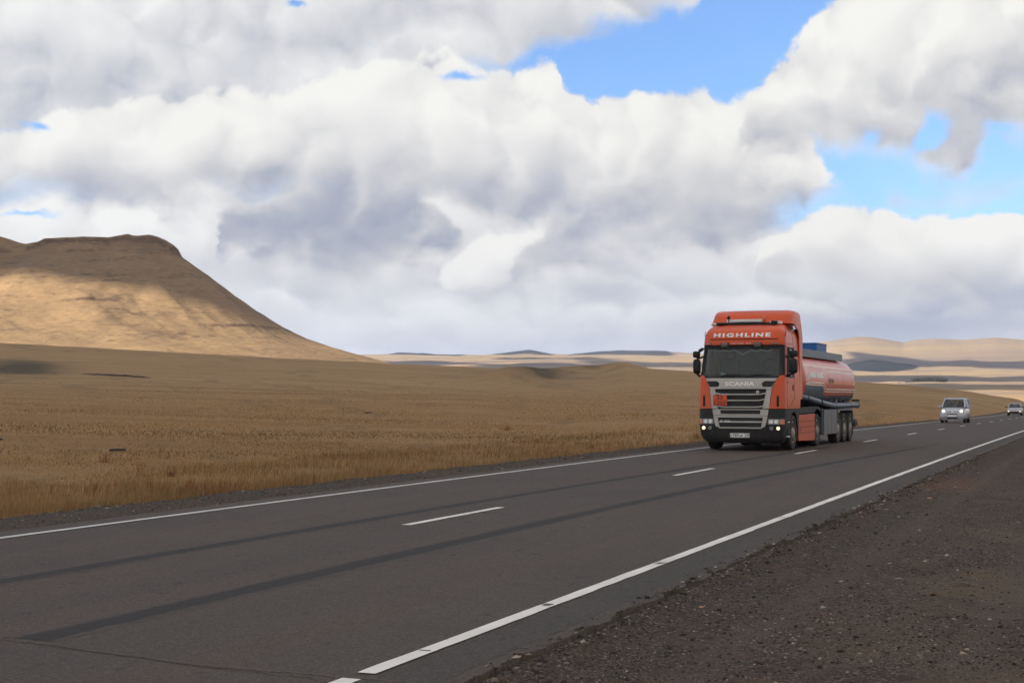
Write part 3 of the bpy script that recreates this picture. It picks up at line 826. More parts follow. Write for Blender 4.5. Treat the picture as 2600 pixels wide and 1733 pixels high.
# transverse crack with earth in it
def crack(path, w, mat, dz):
    p = np.array(path); n = 60
    t = np.linspace(0, 1, len(p)); tt = np.linspace(0, 1, n)
    x = np.interp(tt, t, p[:, 0]); y = np.interp(tt, t, p[:, 1]) + 0.05*fbm(tt*14, tt*0+2, 4)
    hw = w*(0.5 + 0.7*vnoise(tt*25, tt*0))*np.minimum(1, np.minimum(tt, 1-tt)*12+.1)
    V = np.concatenate([np.stack([x, y-hw, road_z(y)+dz], 1), np.stack([x, y+hw, road_z(y)+dz], 1)])
    F = [(i, i+1, n+i+1, n+i) for i in range(n-1)]
    return np_mesh('crack', V, np.array(F), mat, parent=road)
M_EARTH = asphalt_material('earth_in_crack', (0.100, 0.076, 0.058), 0.8, (0.11, 0.08, 0.058))
M_CRACK = plain('crack_dark', (0.055, 0.046, 0.038), 0.9)
crack([(-7.0, 8.02), (-6.2, 7.86), (-5.3, 7.72), (-4.2, 7.68), (-3.4, 7.70)], 0.022, M_EARTH, 0.0026)
crack([(-6.6, 7.90), (-5.9, 7.80), (-5.3, 7.70), (-4.6, 7.60), (-4.1, 7.55)], 0.007, M_CRACK, 0.0034)
crack([(-7.9, 10.6), (-7.0, 11.9), (-6.9, 13.4), (-6.75, 14.2)], 0.006, M_CRACK, 0.0034)
crack([(-9.9, 13.6), (-9.75, 15.5), (-9.6, 18.0), (-9.62, 20.0)], 0.008, M_CRACK, 0.0034)
crack([(-5.5, 10.9), (-5.2, 10.95), (-4.9, 10.9)], 0.010, M_CRACK, 0.0034)
crack([(-4.95, 13.0), (-4.7, 13.1), (-4.4, 13.05)], 0.012, M_CRACK, 0.0034)

# ------------------------------------------------------------------ gravel shoulders
def gravel_material():
    m, gg, b, o = new_mat('gravel_bed')
    pos = gg.new('ShaderNodeNewGeometry').outputs['Position']
    vo = gg.new('ShaderNodeTexVoronoi'); vo.inputs['Scale'].default_value = 55; gg.l.new(pos, vo.inputs['Vector'])
    vo2 = gg.new('ShaderNodeTexVoronoi'); vo2.inputs['Scale'].default_value = 130; gg.l.new(pos, vo2.inputs['Vector'])
    big = gg.noise(pos, 0.5, 6, 0.65).outputs['Fac']
    mid = gg.noise(pos, 2.6, 6, 0.7).outputs['Fac']
    cell = gg.xyz(vo.outputs['Color'])[0]
    c = gg.ramp(cell, [(0.0, (0.030, 0.024, 0.019)), (0.5, (0.076, 0.060, 0.046)), (0.85, (0.112, 0.090, 0.069)), (1.0, (0.23, 0.19, 0.148))])
    c = gg.mix(gg.math('MULTIPLY', gg.smooth(mid, 0.46, 0.62), 0.55), c, (0.115, 0.080, 0.053))
    x = gg.xyz(pos)
    # straw-coloured sand away from the road, reddish soil in one spot
    sandy = gg.math('MULTIPLY', gg.smooth(x[0], -2.9, -0.9), gg.smooth(big, 0.40, 0.60))
    c = gg.mix(gg.math('MULTIPLY', sandy, 0.38), c, (0.215, 0.155, 0.088))
    for rs in (-2.55, -1.05):                       # fines pressed flat in the ruts
        cx_ = gg.math('SUBTRACT', x[0], gg.math('MULTIPLY_ADD', gg.math('SINE', gg.math('MULTIPLY', x[1], 0.11)), 0.12, rs))
        k_ = gg.smooth(gg.math('ADD', gg.math('ABSOLUTE', cx_), gg.math('MULTIPLY', gg.math('SUBTRACT', mid, 0.5), 0.5)), 0.30, 0.04)
        c = gg.mix(gg.math('MULTIPLY', k_, 0.55), c, (0.125, 0.098, 0.074))
    red = gg.vmath('LENGTH', gg.vmath('MULTIPLY', gg.vmath('SUBTRACT', pos, (-3.0, 28.6, -0.1)), (1.1, 0.34, 0)))
    red = gg.math('ADD', red, gg.math('MULTIPLY', gg.math('SUBTRACT', mid, 0.5), 1.8))
    c = gg.mix(gg.math('MULTIPLY', gg.smooth(red, 1.3, 0.0), 0.35), c, (0.25, 0.115, 0.065))
    gg.l.new(c, b.inputs['Base Color']); b.inputs['Roughness'].default_value = 0.95; b.inputs['Specular IOR Level'].default_value = 0.15
    bp = gg.new('ShaderNodeBump'); bp.inputs['Strength'].default_value = 1.0; bp.inputs['Distance'].default_value = 0.02
    h = gg.math('ADD', gg.math('MULTIPLY', vo.outputs['Distance'], 1.0), gg.math('MULTIPLY', vo2.outputs['Distance'], 0.5))
    gg.l.new(h, bp.inputs['Height']); gg.l.new(bp.outputs[0], b.inputs['Normal'])
    return m
M_GRAVEL = gravel_material()
def shoulder_h(X, Y):
    """surface of the right-hand gravel apron"""
    s = X - road_x(Y)
    z = road_z(Y) - 0.05 - 0.008*np.maximum(s+3.4, 0)
    z = z + 0.025*fbm(X*0.9, Y*0.9, 4) + 0.012*fbm(X*4, Y*4, 3)
    # ruts left by wheels that pulled off the road
    for rs, rw in ((-2.55, .16), (-1.05, .18)):
        c_ = rs + 0.12*np.sin(Y*0.11)
        z = z - 0.022*np.exp(-((s-c_)/rw)**2) + 0.012*np.exp(-((np.abs(s-c_)-2.1*rw)/(.8*rw))**2)
    # crumbled ridge of chippings along the asphalt
    z = z + 0.03*np.exp(-((s+3.36)/0.10)**2)*(0.6+0.8*vnoise(Y*5, X*5)) - 0.022*np.exp(-((s+3.16)/0.10)**2)
    return z
gy = np.concatenate([np.arange(-20, 5, 0.8), np.geomspace(5, 340, 520)]); gs = np.concatenate([np.arange(-3.75, 1.5, 0.05), np.geomspace(1.5, 45, 40)])
GS, GY = np.meshgrid(gs, gy, indexing='ij')
GX = GS + road_x(GY)
sh = np_mesh('gravel_shoulder', np.stack([GX.ravel(), GY.ravel(), shoulder_h(GX.ravel(), GY.ravel())], 1), grid_faces(len(gs), len(gy)), M_GRAVEL, smooth=True)
tag(sh, 'wide gravel shoulder on the near side of the road', kind='structure')
def shoulder_left(X, Y):
    s = X - road_x(Y)
    z = road_z(Y) - 0.02 - 0.03*sstep(-s, 12.2, 13.4) + 0.03*fbm(X*1.2, Y*1.2, 4)*sstep(-s, 12.0, 12.6)
    return z - 0.5*sstep(-s, 13.75, 15.2)
gy2 = np.concatenate([np.arange(-20, 6, 0.8), np.geomspace(6, 360, 480)]); gs2 = np.arange(-15.4, -12.0, 0.1)
GS, GY = np.meshgrid(gs2, gy2, indexing='ij'); GX = GS + road_x(GY)
sh2 = np_mesh('gravel_verge', np.stack([GX.ravel(), GY.ravel(), shoulder_left(GX.ravel(), GY.ravel())], 1), grid_faces(len(gs2), len(gy2)), M_GRAVEL, smooth=True)
tag(sh2, 'narrow gravel verge on the far side of the road', kind='structure')

# loose stones
def stone_material():
    m, gg, b, o = new_mat('loose_stone')
    gg.l.new(attr(gg, 'tone', True), b.inputs['Base Color']); b.inputs['Roughness'].default_value = 0.9; b.inputs['Specular IOR Level'].default_value = 0.2
    return m
M_STONE = stone_material()
def stones(name, X, Y, Z, size, label):
    n = len(X)
    phi = np.pi*(1+5**.5)
    base = np.array([(0,0,1),(.9,0,.15),(.28,.85,.1),(-.73,.52,.15),(-.73,-.52,.05),(.28,-.85,.15),(.55,.4,.75),(-.5,.1,.8),(.1,-.6,.72)], float)
    tri = np.array([(0,6,7),(0,7,8),(0,8,6),(6,1,2),(6,2,7),(7,2,3),(7,3,4),(7,4,8),(8,4,5),(8,5,1),(8,1,6)])
    ang = RNG.uniform(0, 6.28, n); sc = size[:, None]*np.stack([RNG.uniform(.7, 1.4, n), RNG.uniform(.7, 1.4, n), RNG.uniform(.35, .8, n)], 1)
    V = base[None]*(1+RNG.uniform(-.28, .28, (n, len(base), 1)))*sc[:, None, :]
    ca, sa = np.cos(ang)[:, None], np.sin(ang)[:, None]
    x = V[:, :, 0]*ca - V[:, :, 1]*sa; y = V[:, :, 0]*sa + V[:, :, 1]*ca
    V = np.stack([x + X[:, None], y + Y[:, None], V[:, :, 2] + (Z - size*0.12)[:, None]], 2).reshape(-1, 3)
    F = (tri[None] + (np.arange(n)*len(base))[:, None, None]).reshape(-1, 3)
    g_ = 0.85*RNG.choice([0.035, 0.08, 0.13, 0.21, 0.42], n, p=[.26, .30, .25, .14, .05])*RNG.uniform(.8, 1.2, n)
    warm = RNG.uniform(0.72, 0.92, n)
    col = np.stack([g_*.92, g_*(0.5+0.5*warm)*0.84, g_*warm*0.74], 1)
    red = RNG.random(n) < 0.06
    col[red] = col[red]*np.array([1.35, .85, .7])
    ob = np_mesh(name, V, F, M_STONE, {'tone': np.repeat(col, len(base), 0)})
    tag(ob, label, kind='stuff'); return ob
n = 110000
dd = 1/RNG.uniform(1/46, 1/7.3, n)      # denser towards the eye
az_ = RNG.uniform(-3, 20, n)*math.pi/180
sx, sy = uw_to_xy(dd*np.tan(az_), dd)
ls = sx - road_x(sy); ok = (ls > -3.42) & (ls < 14)
clump = fbm(sx*0.8, sy*0.8, 3)
ok &= RNG.random(n) < np.clip(0.62 + 0.9*clump, 0.08, 1)
sx, sy = sx[ok], sy[ok]
size = np.clip(RNG.lognormal(math.log(0.0052), 0.55, len(sx)), 0.002, 0.028)*np.clip((np.hypot(sx, sy)/14)**0.5, .8, 1.7)
stones('gravel', sx, sy, shoulder_h(sx, sy), size, 'loose grey-brown chippings scattered over the near shoulder')
# crumbs along the broken asphalt edge
n = 5200
yy = RNG.uniform(7, 42, n)**1.0; ss = -3.40 + np.abs(RNG.normal(0, .09, n))*np.where(RNG.random(n) < .35, -1, 1)
xx = ss + road_x(yy); size = np.clip(RNG.lognormal(math.log(0.011), 0.5, n), 0.004, 0.04)
zz = np.where(ss < -3.45, road_z(yy) + 0.004, shoulder_h(xx, yy))
stones('asphalt_crumbs', xx, yy, zz, size, 'dark crumbs along the broken edge of the asphalt')
n = 12000
yy = RNG.uniform(8, 75, n); ss = RNG.uniform(-14.0, -12.15, n); xx = ss + road_x(yy)
size = np.clip(RNG.lognormal(math.log(0.010), 0.5, n), 0.004, 0.04)
stones('verge_gravel', xx, yy, shoulder_left(xx, yy), size, 'loose stones on the far verge below the dry grass')

n = 420
yy = 1/RNG.uniform(1/34, 1/7.5, n); ss = RNG.uniform(-3.2, -0.4, n) - 0.0*yy; xx = ss + road_x(yy)
size = np.clip(RNG.lognormal(math.log(0.019), 0.35, n), 0.012, 0.045)
stones('stones', xx, yy, shoulder_h(xx, yy), size, 'larger stones strewn over the near gravel shoulder')

# ------------------------------------------------------------------ dry grass
def grass_material():
    m, gg, b, o = new_mat('dry_grass')
    col = attr(gg, 'tone', True)
    gg.n.remove(b)
    d1 = gg.new('ShaderNodeBsdfDiffuse'); t1 = gg.new('ShaderNodeBsdfTranslucent'); mx = gg.new('ShaderNodeMixShader'); mx.inputs[0].default_value = 0.3
    gg.l.new(col, d1.inputs[0]); gg.l.new(col, t1.inputs[0]); gg.l.new(d1.outputs[0], mx.inputs[1]); gg.l.new(t1.outputs[0], mx.inputs[2])
    gg.l.new(mx.outputs[0], o.inputs[0])
    return m
M_GRASS = grass_material()
def blades(name, X, Y, Z, H, Wd, col, lean, label):
    n = len(X)
    a = RNG.uniform(0, 6.283, n)
    # blade faces mostly turned to the road so that they cover; bends downwind (to the right)
    fa = RNG.uniform(-0.9, 0.9, n)
    wx, wy = np.cos(fa)*Wd, np.sin(fa)*Wd
    bx = (np.cos(a)*0.5 + 0.55)*lean*H; by = np.sin(a)*0.5*lean*H
    V = np.zeros((n, 5, 3))
    V[:, 0] = np.stack([X - wx, Y - wy, Z - 0.03], 1); V[:, 1] = np.stack([X + wx, Y + wy, Z - 0.03], 1)
    mx_, my_, mz_ = X + bx*0.35, Y + by*0.35, Z + H*0.55
    V[:, 2] = np.stack([mx_ - wx*.75, my_ - wy*.75, mz_], 1); V[:, 3] = np.stack([mx_ + wx*.75, my_ + wy*.75, mz_], 1)
    V[:, 4] = np.stack([X + bx, Y + by, Z + H*0.98], 1)
    tri = np.array([(0, 1, 3), (0, 3, 2), (2, 3, 4)])
    F = (tri[None] + (np.arange(n)*5)[:, None, None]).reshape(-1, 3)
    ob = np_mesh(name, V.reshape(-1, 3), F, M_GRASS, {'tone': np.repeat(col, 5, 0)})
    tag(ob, label, kind='stuff'); return ob
STRAW = np.array([(0.40, 0.27, 0.14), (0.32, 0.205, 0.10), (0.25, 0.145, 0.065), (0.34, 0.21, 0.10), (0.22, 0.108, 0.052), (0.28, 0.205, 0.115)])*np.array([1.04, 1.0, 0.92])
def swath(x, y):
    u = x*RX[0] + y*RX[1]; w = x*AX[0] + y*AX[1]
    return np.clip(1 + 0.42*fbm(u/60, w/9, 4) + 0.22*fbm(u/9, w/2.2, 3), .5, 1.5)
def straw(n, red=None, p=(.32, .24, .12, .18, .04, .10)):
    c = STRAW[RNG.choice(len(STRAW), n, p=p)]*RNG.uniform(.78, 1.18, (n, 1))
    if red is not None: c = c*(1-red[:, None]) + np.array([0.20, 0.085, 0.04])*red[:, None]
    return c
def frame_points(n, r0, r1, a0=-20, a1=20, power=1.0):
    """points on the ground spread evenly over what is seen, between two distances"""
    inv = RNG.uniform(1/r1**power, 1/r0**power, n); r = inv**(-1/power)
    a = np.radians(RNG.uniform(a0, a1, n)); return uw_to_xy(r*np.sin(a), r*np.cos(a))
def verge_z(X, Y):
    s = X - road_x(Y)
    return np.where(-s < 15.2, np.maximum(shoulder_left(X, Y), ground_z(X, Y)), ground_z(X, Y))
def kept(X, Y, lo, hi):
    s = -(X - road_x(Y)); return (s > lo) & (s < hi)
# the tall fringe along the verge
x, y = frame_points(240000, 15, 150, power=0.9)
s = -(x - road_x(y)); ok = (s > 13.75 + 0.35*fbm(x*1.1, y*1.1, 3) + 0.1) & (s < 24)
x, y, s = x[ok], y[ok], s[ok]
cl = fbm(x*0.45, y*0.45, 4)
h = np.clip((0.16 + 0.28*cl)*RNG.uniform(.4, 1.35, len(x)), .035, .5)*np.interp(s, [13.6, 14.6, 18, 24], [.65, 1.05, 1.0, .8])
red = np.clip(sstep(fbm(x*0.22+40, y*0.22, 3), .1, .55), 0, 1)*RNG.uniform(.2, .85, len(x))
blades('dry_grass', x, y, verge_z(x, y), h, RNG.uniform(.002, .0055, len(x))*np.clip(np.hypot(x, y)/26, .8, 3.2), straw(len(x), red)*swath(x, y)[:, None], RNG.uniform(.1, .55, len(x)), 'tall dry grass fringing the far verge')
# the field behind it
x, y = frame_points(170000, 24, 330, power=0.75)
ok = kept(x, y, 22, 400); x, y = x[ok], y[ok]
cl = fbm(x*0.11, y*0.11, 4); r = np.hypot(x, y)
okk = RNG.random(len(x)) < np.clip(0.60 + 0.9*cl, .15, 1)*np.interp(r, [0, 110, 330], [1, 1, .25])
x, y, cl, r = x[okk], y[okk], cl[okk], r[okk]
h = np.clip((0.065 + 0.06*cl)*RNG.uniform(.4, 1.3, len(x)), .025, .16)
red = sstep(fbm(x*0.035+7, y*0.035, 3), .0, .5)*RNG.uniform(.05, .45, len(x))*sstep(r, 160, 60)
blades('dry_grass', x, y, verge_z(x, y), h, RNG.uniform(.004, .009, len(x))*np.clip(r/26, .9, 7), straw(len(x), red)*swath(x, y)[:, None], RNG.uniform(.1, .6, len(x)), 'short dry grass covering the field beyond the verge')
# straggling russet weeds
def weeds(n, rmin, rmax, smin, smax):
    x, y = frame_points(n, rmin, rmax); ok = kept(x, y, smin, smax); x, y = x[ok], y[ok]
    XX = []; YY = []; HH = []; CC = []
    for i in range(len(x)):
        k = random.randint(14, 34); hh = random.uniform(.2, .48); sp = random.uniform(.05, .22)
        XX += list(x[i] + RNG.normal(0, sp, k)); YY += list(y[i] + RNG.normal(0, sp, k)); HH += list(hh*RNG.uniform(.5, 1.1, k))
        c0 = np.array(random.choice([(0.23, 0.10, 0.045), (0.19, 0.098, 0.05), (0.27, 0.135, 0.06)]))
        CC += list(c0[None]*RNG.uniform(.75, 1.2, (k, 1)))
    XX = np.array(XX); YY = np.array(YY)
    return XX, YY, np.array(HH), np.array(CC)
x, y, h, c = weeds(80, 17, 140, 14.3, 30)
blades('dry_weeds', x, y, verge_z(x, y), h, RNG.uniform(.003, .006, len(x))*np.clip(np.hypot(x, y)/24, .9, 3), c, RNG.uniform(.1, .6, len(x)), 'straggling russet weeds among the grass by the verge')

# ------------------------------------------------------------------ things lying in the field
def lump(name, prof, w, mat, loc, rz, label, cat):
    """long weathered piece: cross-section ring swept along x with uneven girth"""
    rings = []; m_ = 10
    for (t, hgt, wd) in prof:
        rings.append([(t, wd*math.cos(2*math.pi*k/m_)*(1+.12*math.sin(3*k+t*5)), max(-.02, hgt*0.5 + hgt*0.5*math.sin(2*math.pi*k/m_)*(1+.1*math.cos(2*k+t*7)))) for k in range(m_)])
    ob = MB().loft(rings).build(name, mat, smooth=50)
    z = float(verge_z(np.array([loc[0]]), np.array([loc[1]]))[0])
    ob.scale = (.66, .66, .5); ob.location = (loc[0], loc[1], z + 0.05); ob.rotation_euler = (0, 0, rz)
    tag(ob, label, cat); return ob
M_LOG = plain('weathered_wood', (0.055, 0.045, 0.045), 0.9, vary=.3, dscale=9, bump=.6)
lump('log', [(-.40, .10, .05), (-.37, .15, .08), (-.1, .17, .09), (.2, .16, .085), (.37, .17, .08), (.40, .12, .05)], .1, M_LOG, (-30.4, 40.5), YAW + .1, 'dark log lying in the grass nearest the road', 'log')
lump('log', [(-.45, .08, .05), (-.40, .16, .1), (-.1, .2, .11), (.15, .17, .1), (.42, .15, .09), (.46, .08, .05)], .1, M_LOG, (-52.0, 99.3), YAW - .05, 'small dark log out in the middle of the field', 'log')
lump('log', [(-.7, .10, .06), (-.6, .18, .11), (-.1, .22, .12), (.35, .19, .1), (.55, .12, .06)], .1, M_LOG, (-38.6, 44.0), YAW, 'thick dark log furthest left, behind the nearest log', 'log')
# the cut bank that shows as a thin dark line below the mesa
def cut_bank():
    pts = []
    for px_, py_ in ((208, 948), (255, 952), (300, 955), (345, 957), (378, 959)):
        a = bearing(px_); sl_ = slope_of(px_, py_)
        rr = np.linspace(40, 640, 1500); xx, yy = uw_to_xy(rr*math.sin(a), rr*math.cos(a))
        k = np.nonzero(ground_z(xx, yy) >= EYE + sl_*rr)[0][0]; pts.append((xx[k], yy[k], EYE + sl_*rr[k]))
    p = np.array(pts); tt = np.linspace(0, 1, 40); t0 = np.linspace(0, 1, len(p))
    x = np.interp(tt, t0, p[:, 0]); y = np.interp(tt, t0, p[:, 1]); z = ground_z(x, y)
    hgt = 0.30*np.sin(np.pi*tt)**.6*(0.7+.5*vnoise(tt*18, tt*0)) + .05
    ax_, ay_ = AX
    rings = []
    for i in range(40):
        rings.append([(x[i]-ax_*.3, y[i]-ay_*.3, z[i]-.4), (x[i]-ax_*.25, y[i]-ay_*.25, z[i]+hgt[i]*.8), (x[i], y[i], z[i]+hgt[i]), (x[i]+ax_*4, y[i]+ay_*4, z[i]+hgt[i]*.3), (x[i]+ax_*6, y[i]+ay_*6, z[i]-.5)])
    ob = MB().loft(rings).build('earth_bank', plain('bare_earth', (0.075, 0.045, 0.03), .95, vary=.3, dscale=.8), smooth=40)
    tag(ob, 'thin dark earth bank on the slope below the flat-topped hill', kind='structure')
cut_bank()
# the belt of trees far out on the plain
def tree_belt(pts, label, hgt, seed):
    nr = np.random.default_rng(seed); V = []; F = []
    for (px_, rr) in pts:
        bx, by, bz = land_pt(px_, rr)
        H = hgt*nr.uniform(.6, 1.15); W = H*nr.uniform(.35, .6)
        for k in range(46):
            th = nr.uniform(0, 6.28); ph = nr.uniform(-1, 1); q = nr.uniform(.5, 1)
            c = np.array([bx + W*q*math.cos(th)*math.sqrt(1-ph*ph), by + W*q*math.sin(th)*math.sqrt(1-ph*ph), bz + H*.58 + H*.42*q*ph])
            t = nr.normal(size=(3, 3))*H*.12
            o = len(V); V += [tuple(c+t[0]), tuple(c+t[1]), tuple(c+t[2])]; F.append((o, o+1, o+2))
        o = len(V); V += [(bx-.4, by, bz-1), (bx+.4, by, bz-1), (bx+.2, by, bz+H*.7), (bx-.2, by, bz+H*.7)]; F.append((o, o+1, o+2, o+3))
    me = bpy.data.meshes.new('tree_belt'); me.from_pydata(V, [], F); me.update()
    ob = link('tree_belt', me, M_TREES); tag(ob, label, kind='stuff'); return ob
M_TREES = plain('far_trees', (0.028, 0.028, 0.024), .9)
nr = np.random.default_rng(3)
tree_belt([(nr.uniform(2318, 2402), 4300 + nr.uniform(-90, 90)) for _ in range(90)], 'dark belt of far trees on the plain behind the cars', 11, 4)
tree_belt([(nr.uniform(2282, 2318), 4200 + nr.uniform(-60, 60)) for _ in range(14)], 'sparse small bushes beside the dark belt of far trees', 3.2, 5)

# ------------------------------------------------------------------ vehicle materials
DUST = (0.30, 0.235, 0.185)
M_ORANGE = plain('orange_paint', (0.64, 0.072, 0.008), .36, coat=.3, spec=.3, dirt=(.38, .17, .09), dirt_amt=.20, dscale=1.3, low=(0.3, 2.2, .22))
M_ORANGE_CLEAN = plain('orange_plate', (0.72, 0.085, 0.02), .4)
M_BLACK = plain('black_plastic', (0.014, 0.014, 0.015), .5, dirt=(.06, .052, .045), dirt_amt=.2, dscale=4, spec=.3)
M_BUMPER = plain('bumper_plastic', (0.022, 0.0235, 0.026), .58, dirt=(.09, .076, .064), dirt_amt=.2, dscale=3, low=(0.2, .9, .15), spec=.3)
M_GREY = plain('grey_paint', (0.45, 0.43, 0.395), .40, metal=.15, dirt=DUST, dirt_amt=.18, dscale=3)
M_DARK = plain('dark_recess', (0.012, 0.012, 0.012), .7)
M_WHITE = plain('white_lettering', (0.80, 0.78, 0.75), .5)
M_SILVER = plain('silver_lettering', (0.80, 0.78, 0.74), .35, metal=.1)
M_INK = plain('black_ink', (0.02, 0.02, 0.02), .6)
M_TYRE = plain('tyre_rubber', (0.022, 0.021, 0.020), .85, dirt=(.13, .105, .085), dirt_amt=.5, dscale=4, bump=.3)
M_RIM = plain('dusty_rim', (0.42, 0.38, 0.32), .5, metal=.15, dirt=DUST, dirt_amt=.5, dscale=5)
M_CHASSIS = plain('chassis', (0.02, 0.019, 0.018), .75, dirt=(.09, .075, .06), dirt_amt=.4)
M_LAMP = plain('lamp_lens', (0.22, 0.225, 0.225), .15, metal=.5, coat=1.0, vary=.6, dscale=22)
M_AMBER = plain('amber_lens', (0.50, 0.15, 0.07), .2, coat=1.0)
M_LIT = plain('lit_lamp', (1, .9, .7), .3, emit=((1.0, .70, .36), 1.0))
M_LITWHITE = plain('lit_headlamp', (1, .95, .8), .3, emit=((1.0, .84, .50), 1.5))
M_MARKER = plain('marker_light', (.75, .72, .65), .3)
M_BEACON = plain('beacon', (.62, .07, .02), .25, coat=.8)
M_GLASS = glass('windscreen_glass', (0.66, 0.72, 0.71))
M_SIDEGLASS = glass('side_glass', (0.5, 0.55, 0.57))
M_CABIN = plain('cabin_trim', (0.035, 0.037, 0.036), .8)
M_SEAT = plain('seat_cloth', (0.05, 0.03, 0.026), .9)
M_CREAM = plain('pennant_cloth', (0.42, 0.44, 0.40), .9)
M_PAPER = plain('pale_paper', (0.40, 0.50, 0.50), .8)

def text_mesh(body, mat, parent, name, x0, x1, z0, z1, y, ext=0.004, yfun=None, shear=0.0, squeeze=None, bold=0.0, spacing=1.0):
    """flat lettering facing -y, fitted into x0..x1, z0..z1"""
    cu = bpy.data.curves.new(name, 'FONT'); cu.body = body; cu.extrude = 0.5; cu.resolution_u = 3; cu.shear = shear; cu.offset = bold; cu.space_character = spacing
    tmp = bpy.data.objects.new('t', cu); COL.objects.link(tmp)
    dg = bpy.context.evaluated_depsgraph_get(); dg.update()
    me = bpy.data.meshes.new_from_object(tmp.evaluated_get(dg), depsgraph=dg)
    bpy.data.objects.remove(tmp)
    co = np.zeros(len(me.vertices)*3, np.float32); me.vertices.foreach_get('co', co); co = co.reshape(-1, 3)
    lo, hi = co.min(0), co.max(0)
    X = x0 + (co[:, 0]-lo[0])/(hi[0]-lo[0])*(x1-x0); Z = z0 + (co[:, 1]-lo[1])/(hi[1]-lo[1])*(z1-z0)
    dep = (co[:, 2]-lo[2])/(hi[2]-lo[2]+1e-9)
    yb = y if yfun is None else np.array([yfun(a, b) for a, b in zip(X, Z)]) + y
    new = np.stack([X, yb - dep*ext, Z], 1).astype(np.float32)
    me.vertices.foreach_set('co', new.ravel()); me.update(); me.materials.clear()
    return link(name, me, mat, parent)

# ------------------------------------------------------------------ wheel (axis along x, outer face towards +x)
def make_wheel(R=0.51, W=0.31, twin=False, rim=M_RIM):
    hw = W/2
    tp = [(-hw*.8, R*.60), (-hw, R*.70), (-hw*1.03, R*.84), (-hw*.92, R*.965), (-hw*.55, R), (-hw*.5, R*.985), (-hw*.44, R), (-.02, R*1.002), (-.012, R*.985), (.012, R*.985), (.02, R*1.002), (hw*.44, R), (hw*.5, R*.985), (hw*.55, R), (hw*.92, R*.965), (hw*1.03, R*.84), (hw, R*.70), (hw*.8, R*.60)]
    t = MB().lathe(tp, 36)
    r = MB().lathe([(-hw*.6, R*.55), (hw*.82, R*.61), (hw*.86, R*.575), (hw*.7, R*.55), (hw*.35, R*.47), (hw*.30, R*.36), (hw*.55, R*.30), (hw*.85, R*.27), (hw*.90, R*.20), (hw*1.1, R*.17), (hw*1.12, R*.02)], 32)
    holes = MB()
    for k in range(10):
        A = k*2*math.pi/10; cy_, cz_ = R*.42*math.cos(A), R*.42*math.sin(A)
        holes.lathe([(hw*.33, .028), (hw*.40, .028)], 8, (0, cy_, cz_))
    nuts = MB()
    for k in range(10):
        A = (k+.5)*2*math.pi/10; nuts.lathe([(hw*.55, .016), (hw*.98, .016), (hw*1.0, .010)], 6, (0, R*.285*math.cos(A), R*.285*math.sin(A)))
    return t, r, holes, nuts
_wt = {}
def wheel(parent, x, y, z, side, R=0.51, W=0.31, key='truck', rim=None):
    """wheel part > tyre, rim"""
    if key not in _wt:
        t, r, h_, n_ = make_wheel(R, W)
        a = t.build('tyre', M_TYRE, None, smooth=40); b_ = r.build('rim', rim or M_RIM, None, smooth=35)
        c_ = n_.build('wheel_nuts', M_RIM, None) if key == 'truck' else None
        e_ = h_.build('vent_holes', M_DARK, None)
        _wt[key] = [o.data for o in (a, b_, c_, e_) if o is not None]
        for o in (a, b_, c_, e_):
            if o is not None: bpy.data.objects.remove(o)
    w_ = bpy.data.objects.new('wheel', None); COL.objects.link(w_); w_.parent = parent
    w_.location = (x, y, z); w_.rotation_euler = (0, 0, 0 if side > 0 else math.pi); w_.empty_display_size = .1
    for me in _wt[key]:
        o = bpy.data.objects.new(me.name.split('.')[0], me); COL.objects.link(o); o.parent = w_
        if me.name.startswith(('wheel_nuts', 'vent_holes')): o['kind'] = 'stuff'
    return w_

# ------------------------------------------------------------------ tractor (origin: middle of the front, on the road; y runs back, x to its left-hand side seen at the right)
TY = 42.05
TX = -10.1 + 0.0
tractor = empty('truck_tractor', (TX, TY, float(road_z(TY)) + 0.008), (-0.0066, 0, 0.0))
tag(tractor, 'orange truck tractor with grey grille and high roof, driving towards us', 'truck')
CZ = [.22, .32, .45, .7, 1.2, 1.6, 2.06, 2.12, 2.95, 3.04, 3.20, 3.34, 3.45, 3.54, 3.60, 3.64]
CY = [.20, .09, .04, .0, .02, .05, .095, .12, .37, .35, .37, .43, .52, .66, .84, 1.05]
CW = [1.05, 1.17, 1.22, 1.245, 1.25, 1.25, 1.24, 1.24, 1.20, 1.20, 1.19, 1.175, 1.14, 1.09, 1.04, .98]
def yf(z): return float(np.interp(z, CZ, CY))
def hwid(z): return float(np.interp(z, CZ, CW))
def Fy(x, z, D=.30, n=4.2):
    t = min(abs(x)/hwid(z), 1.0); return yf(z) + D*(1-(1-t**n)**(1/n))
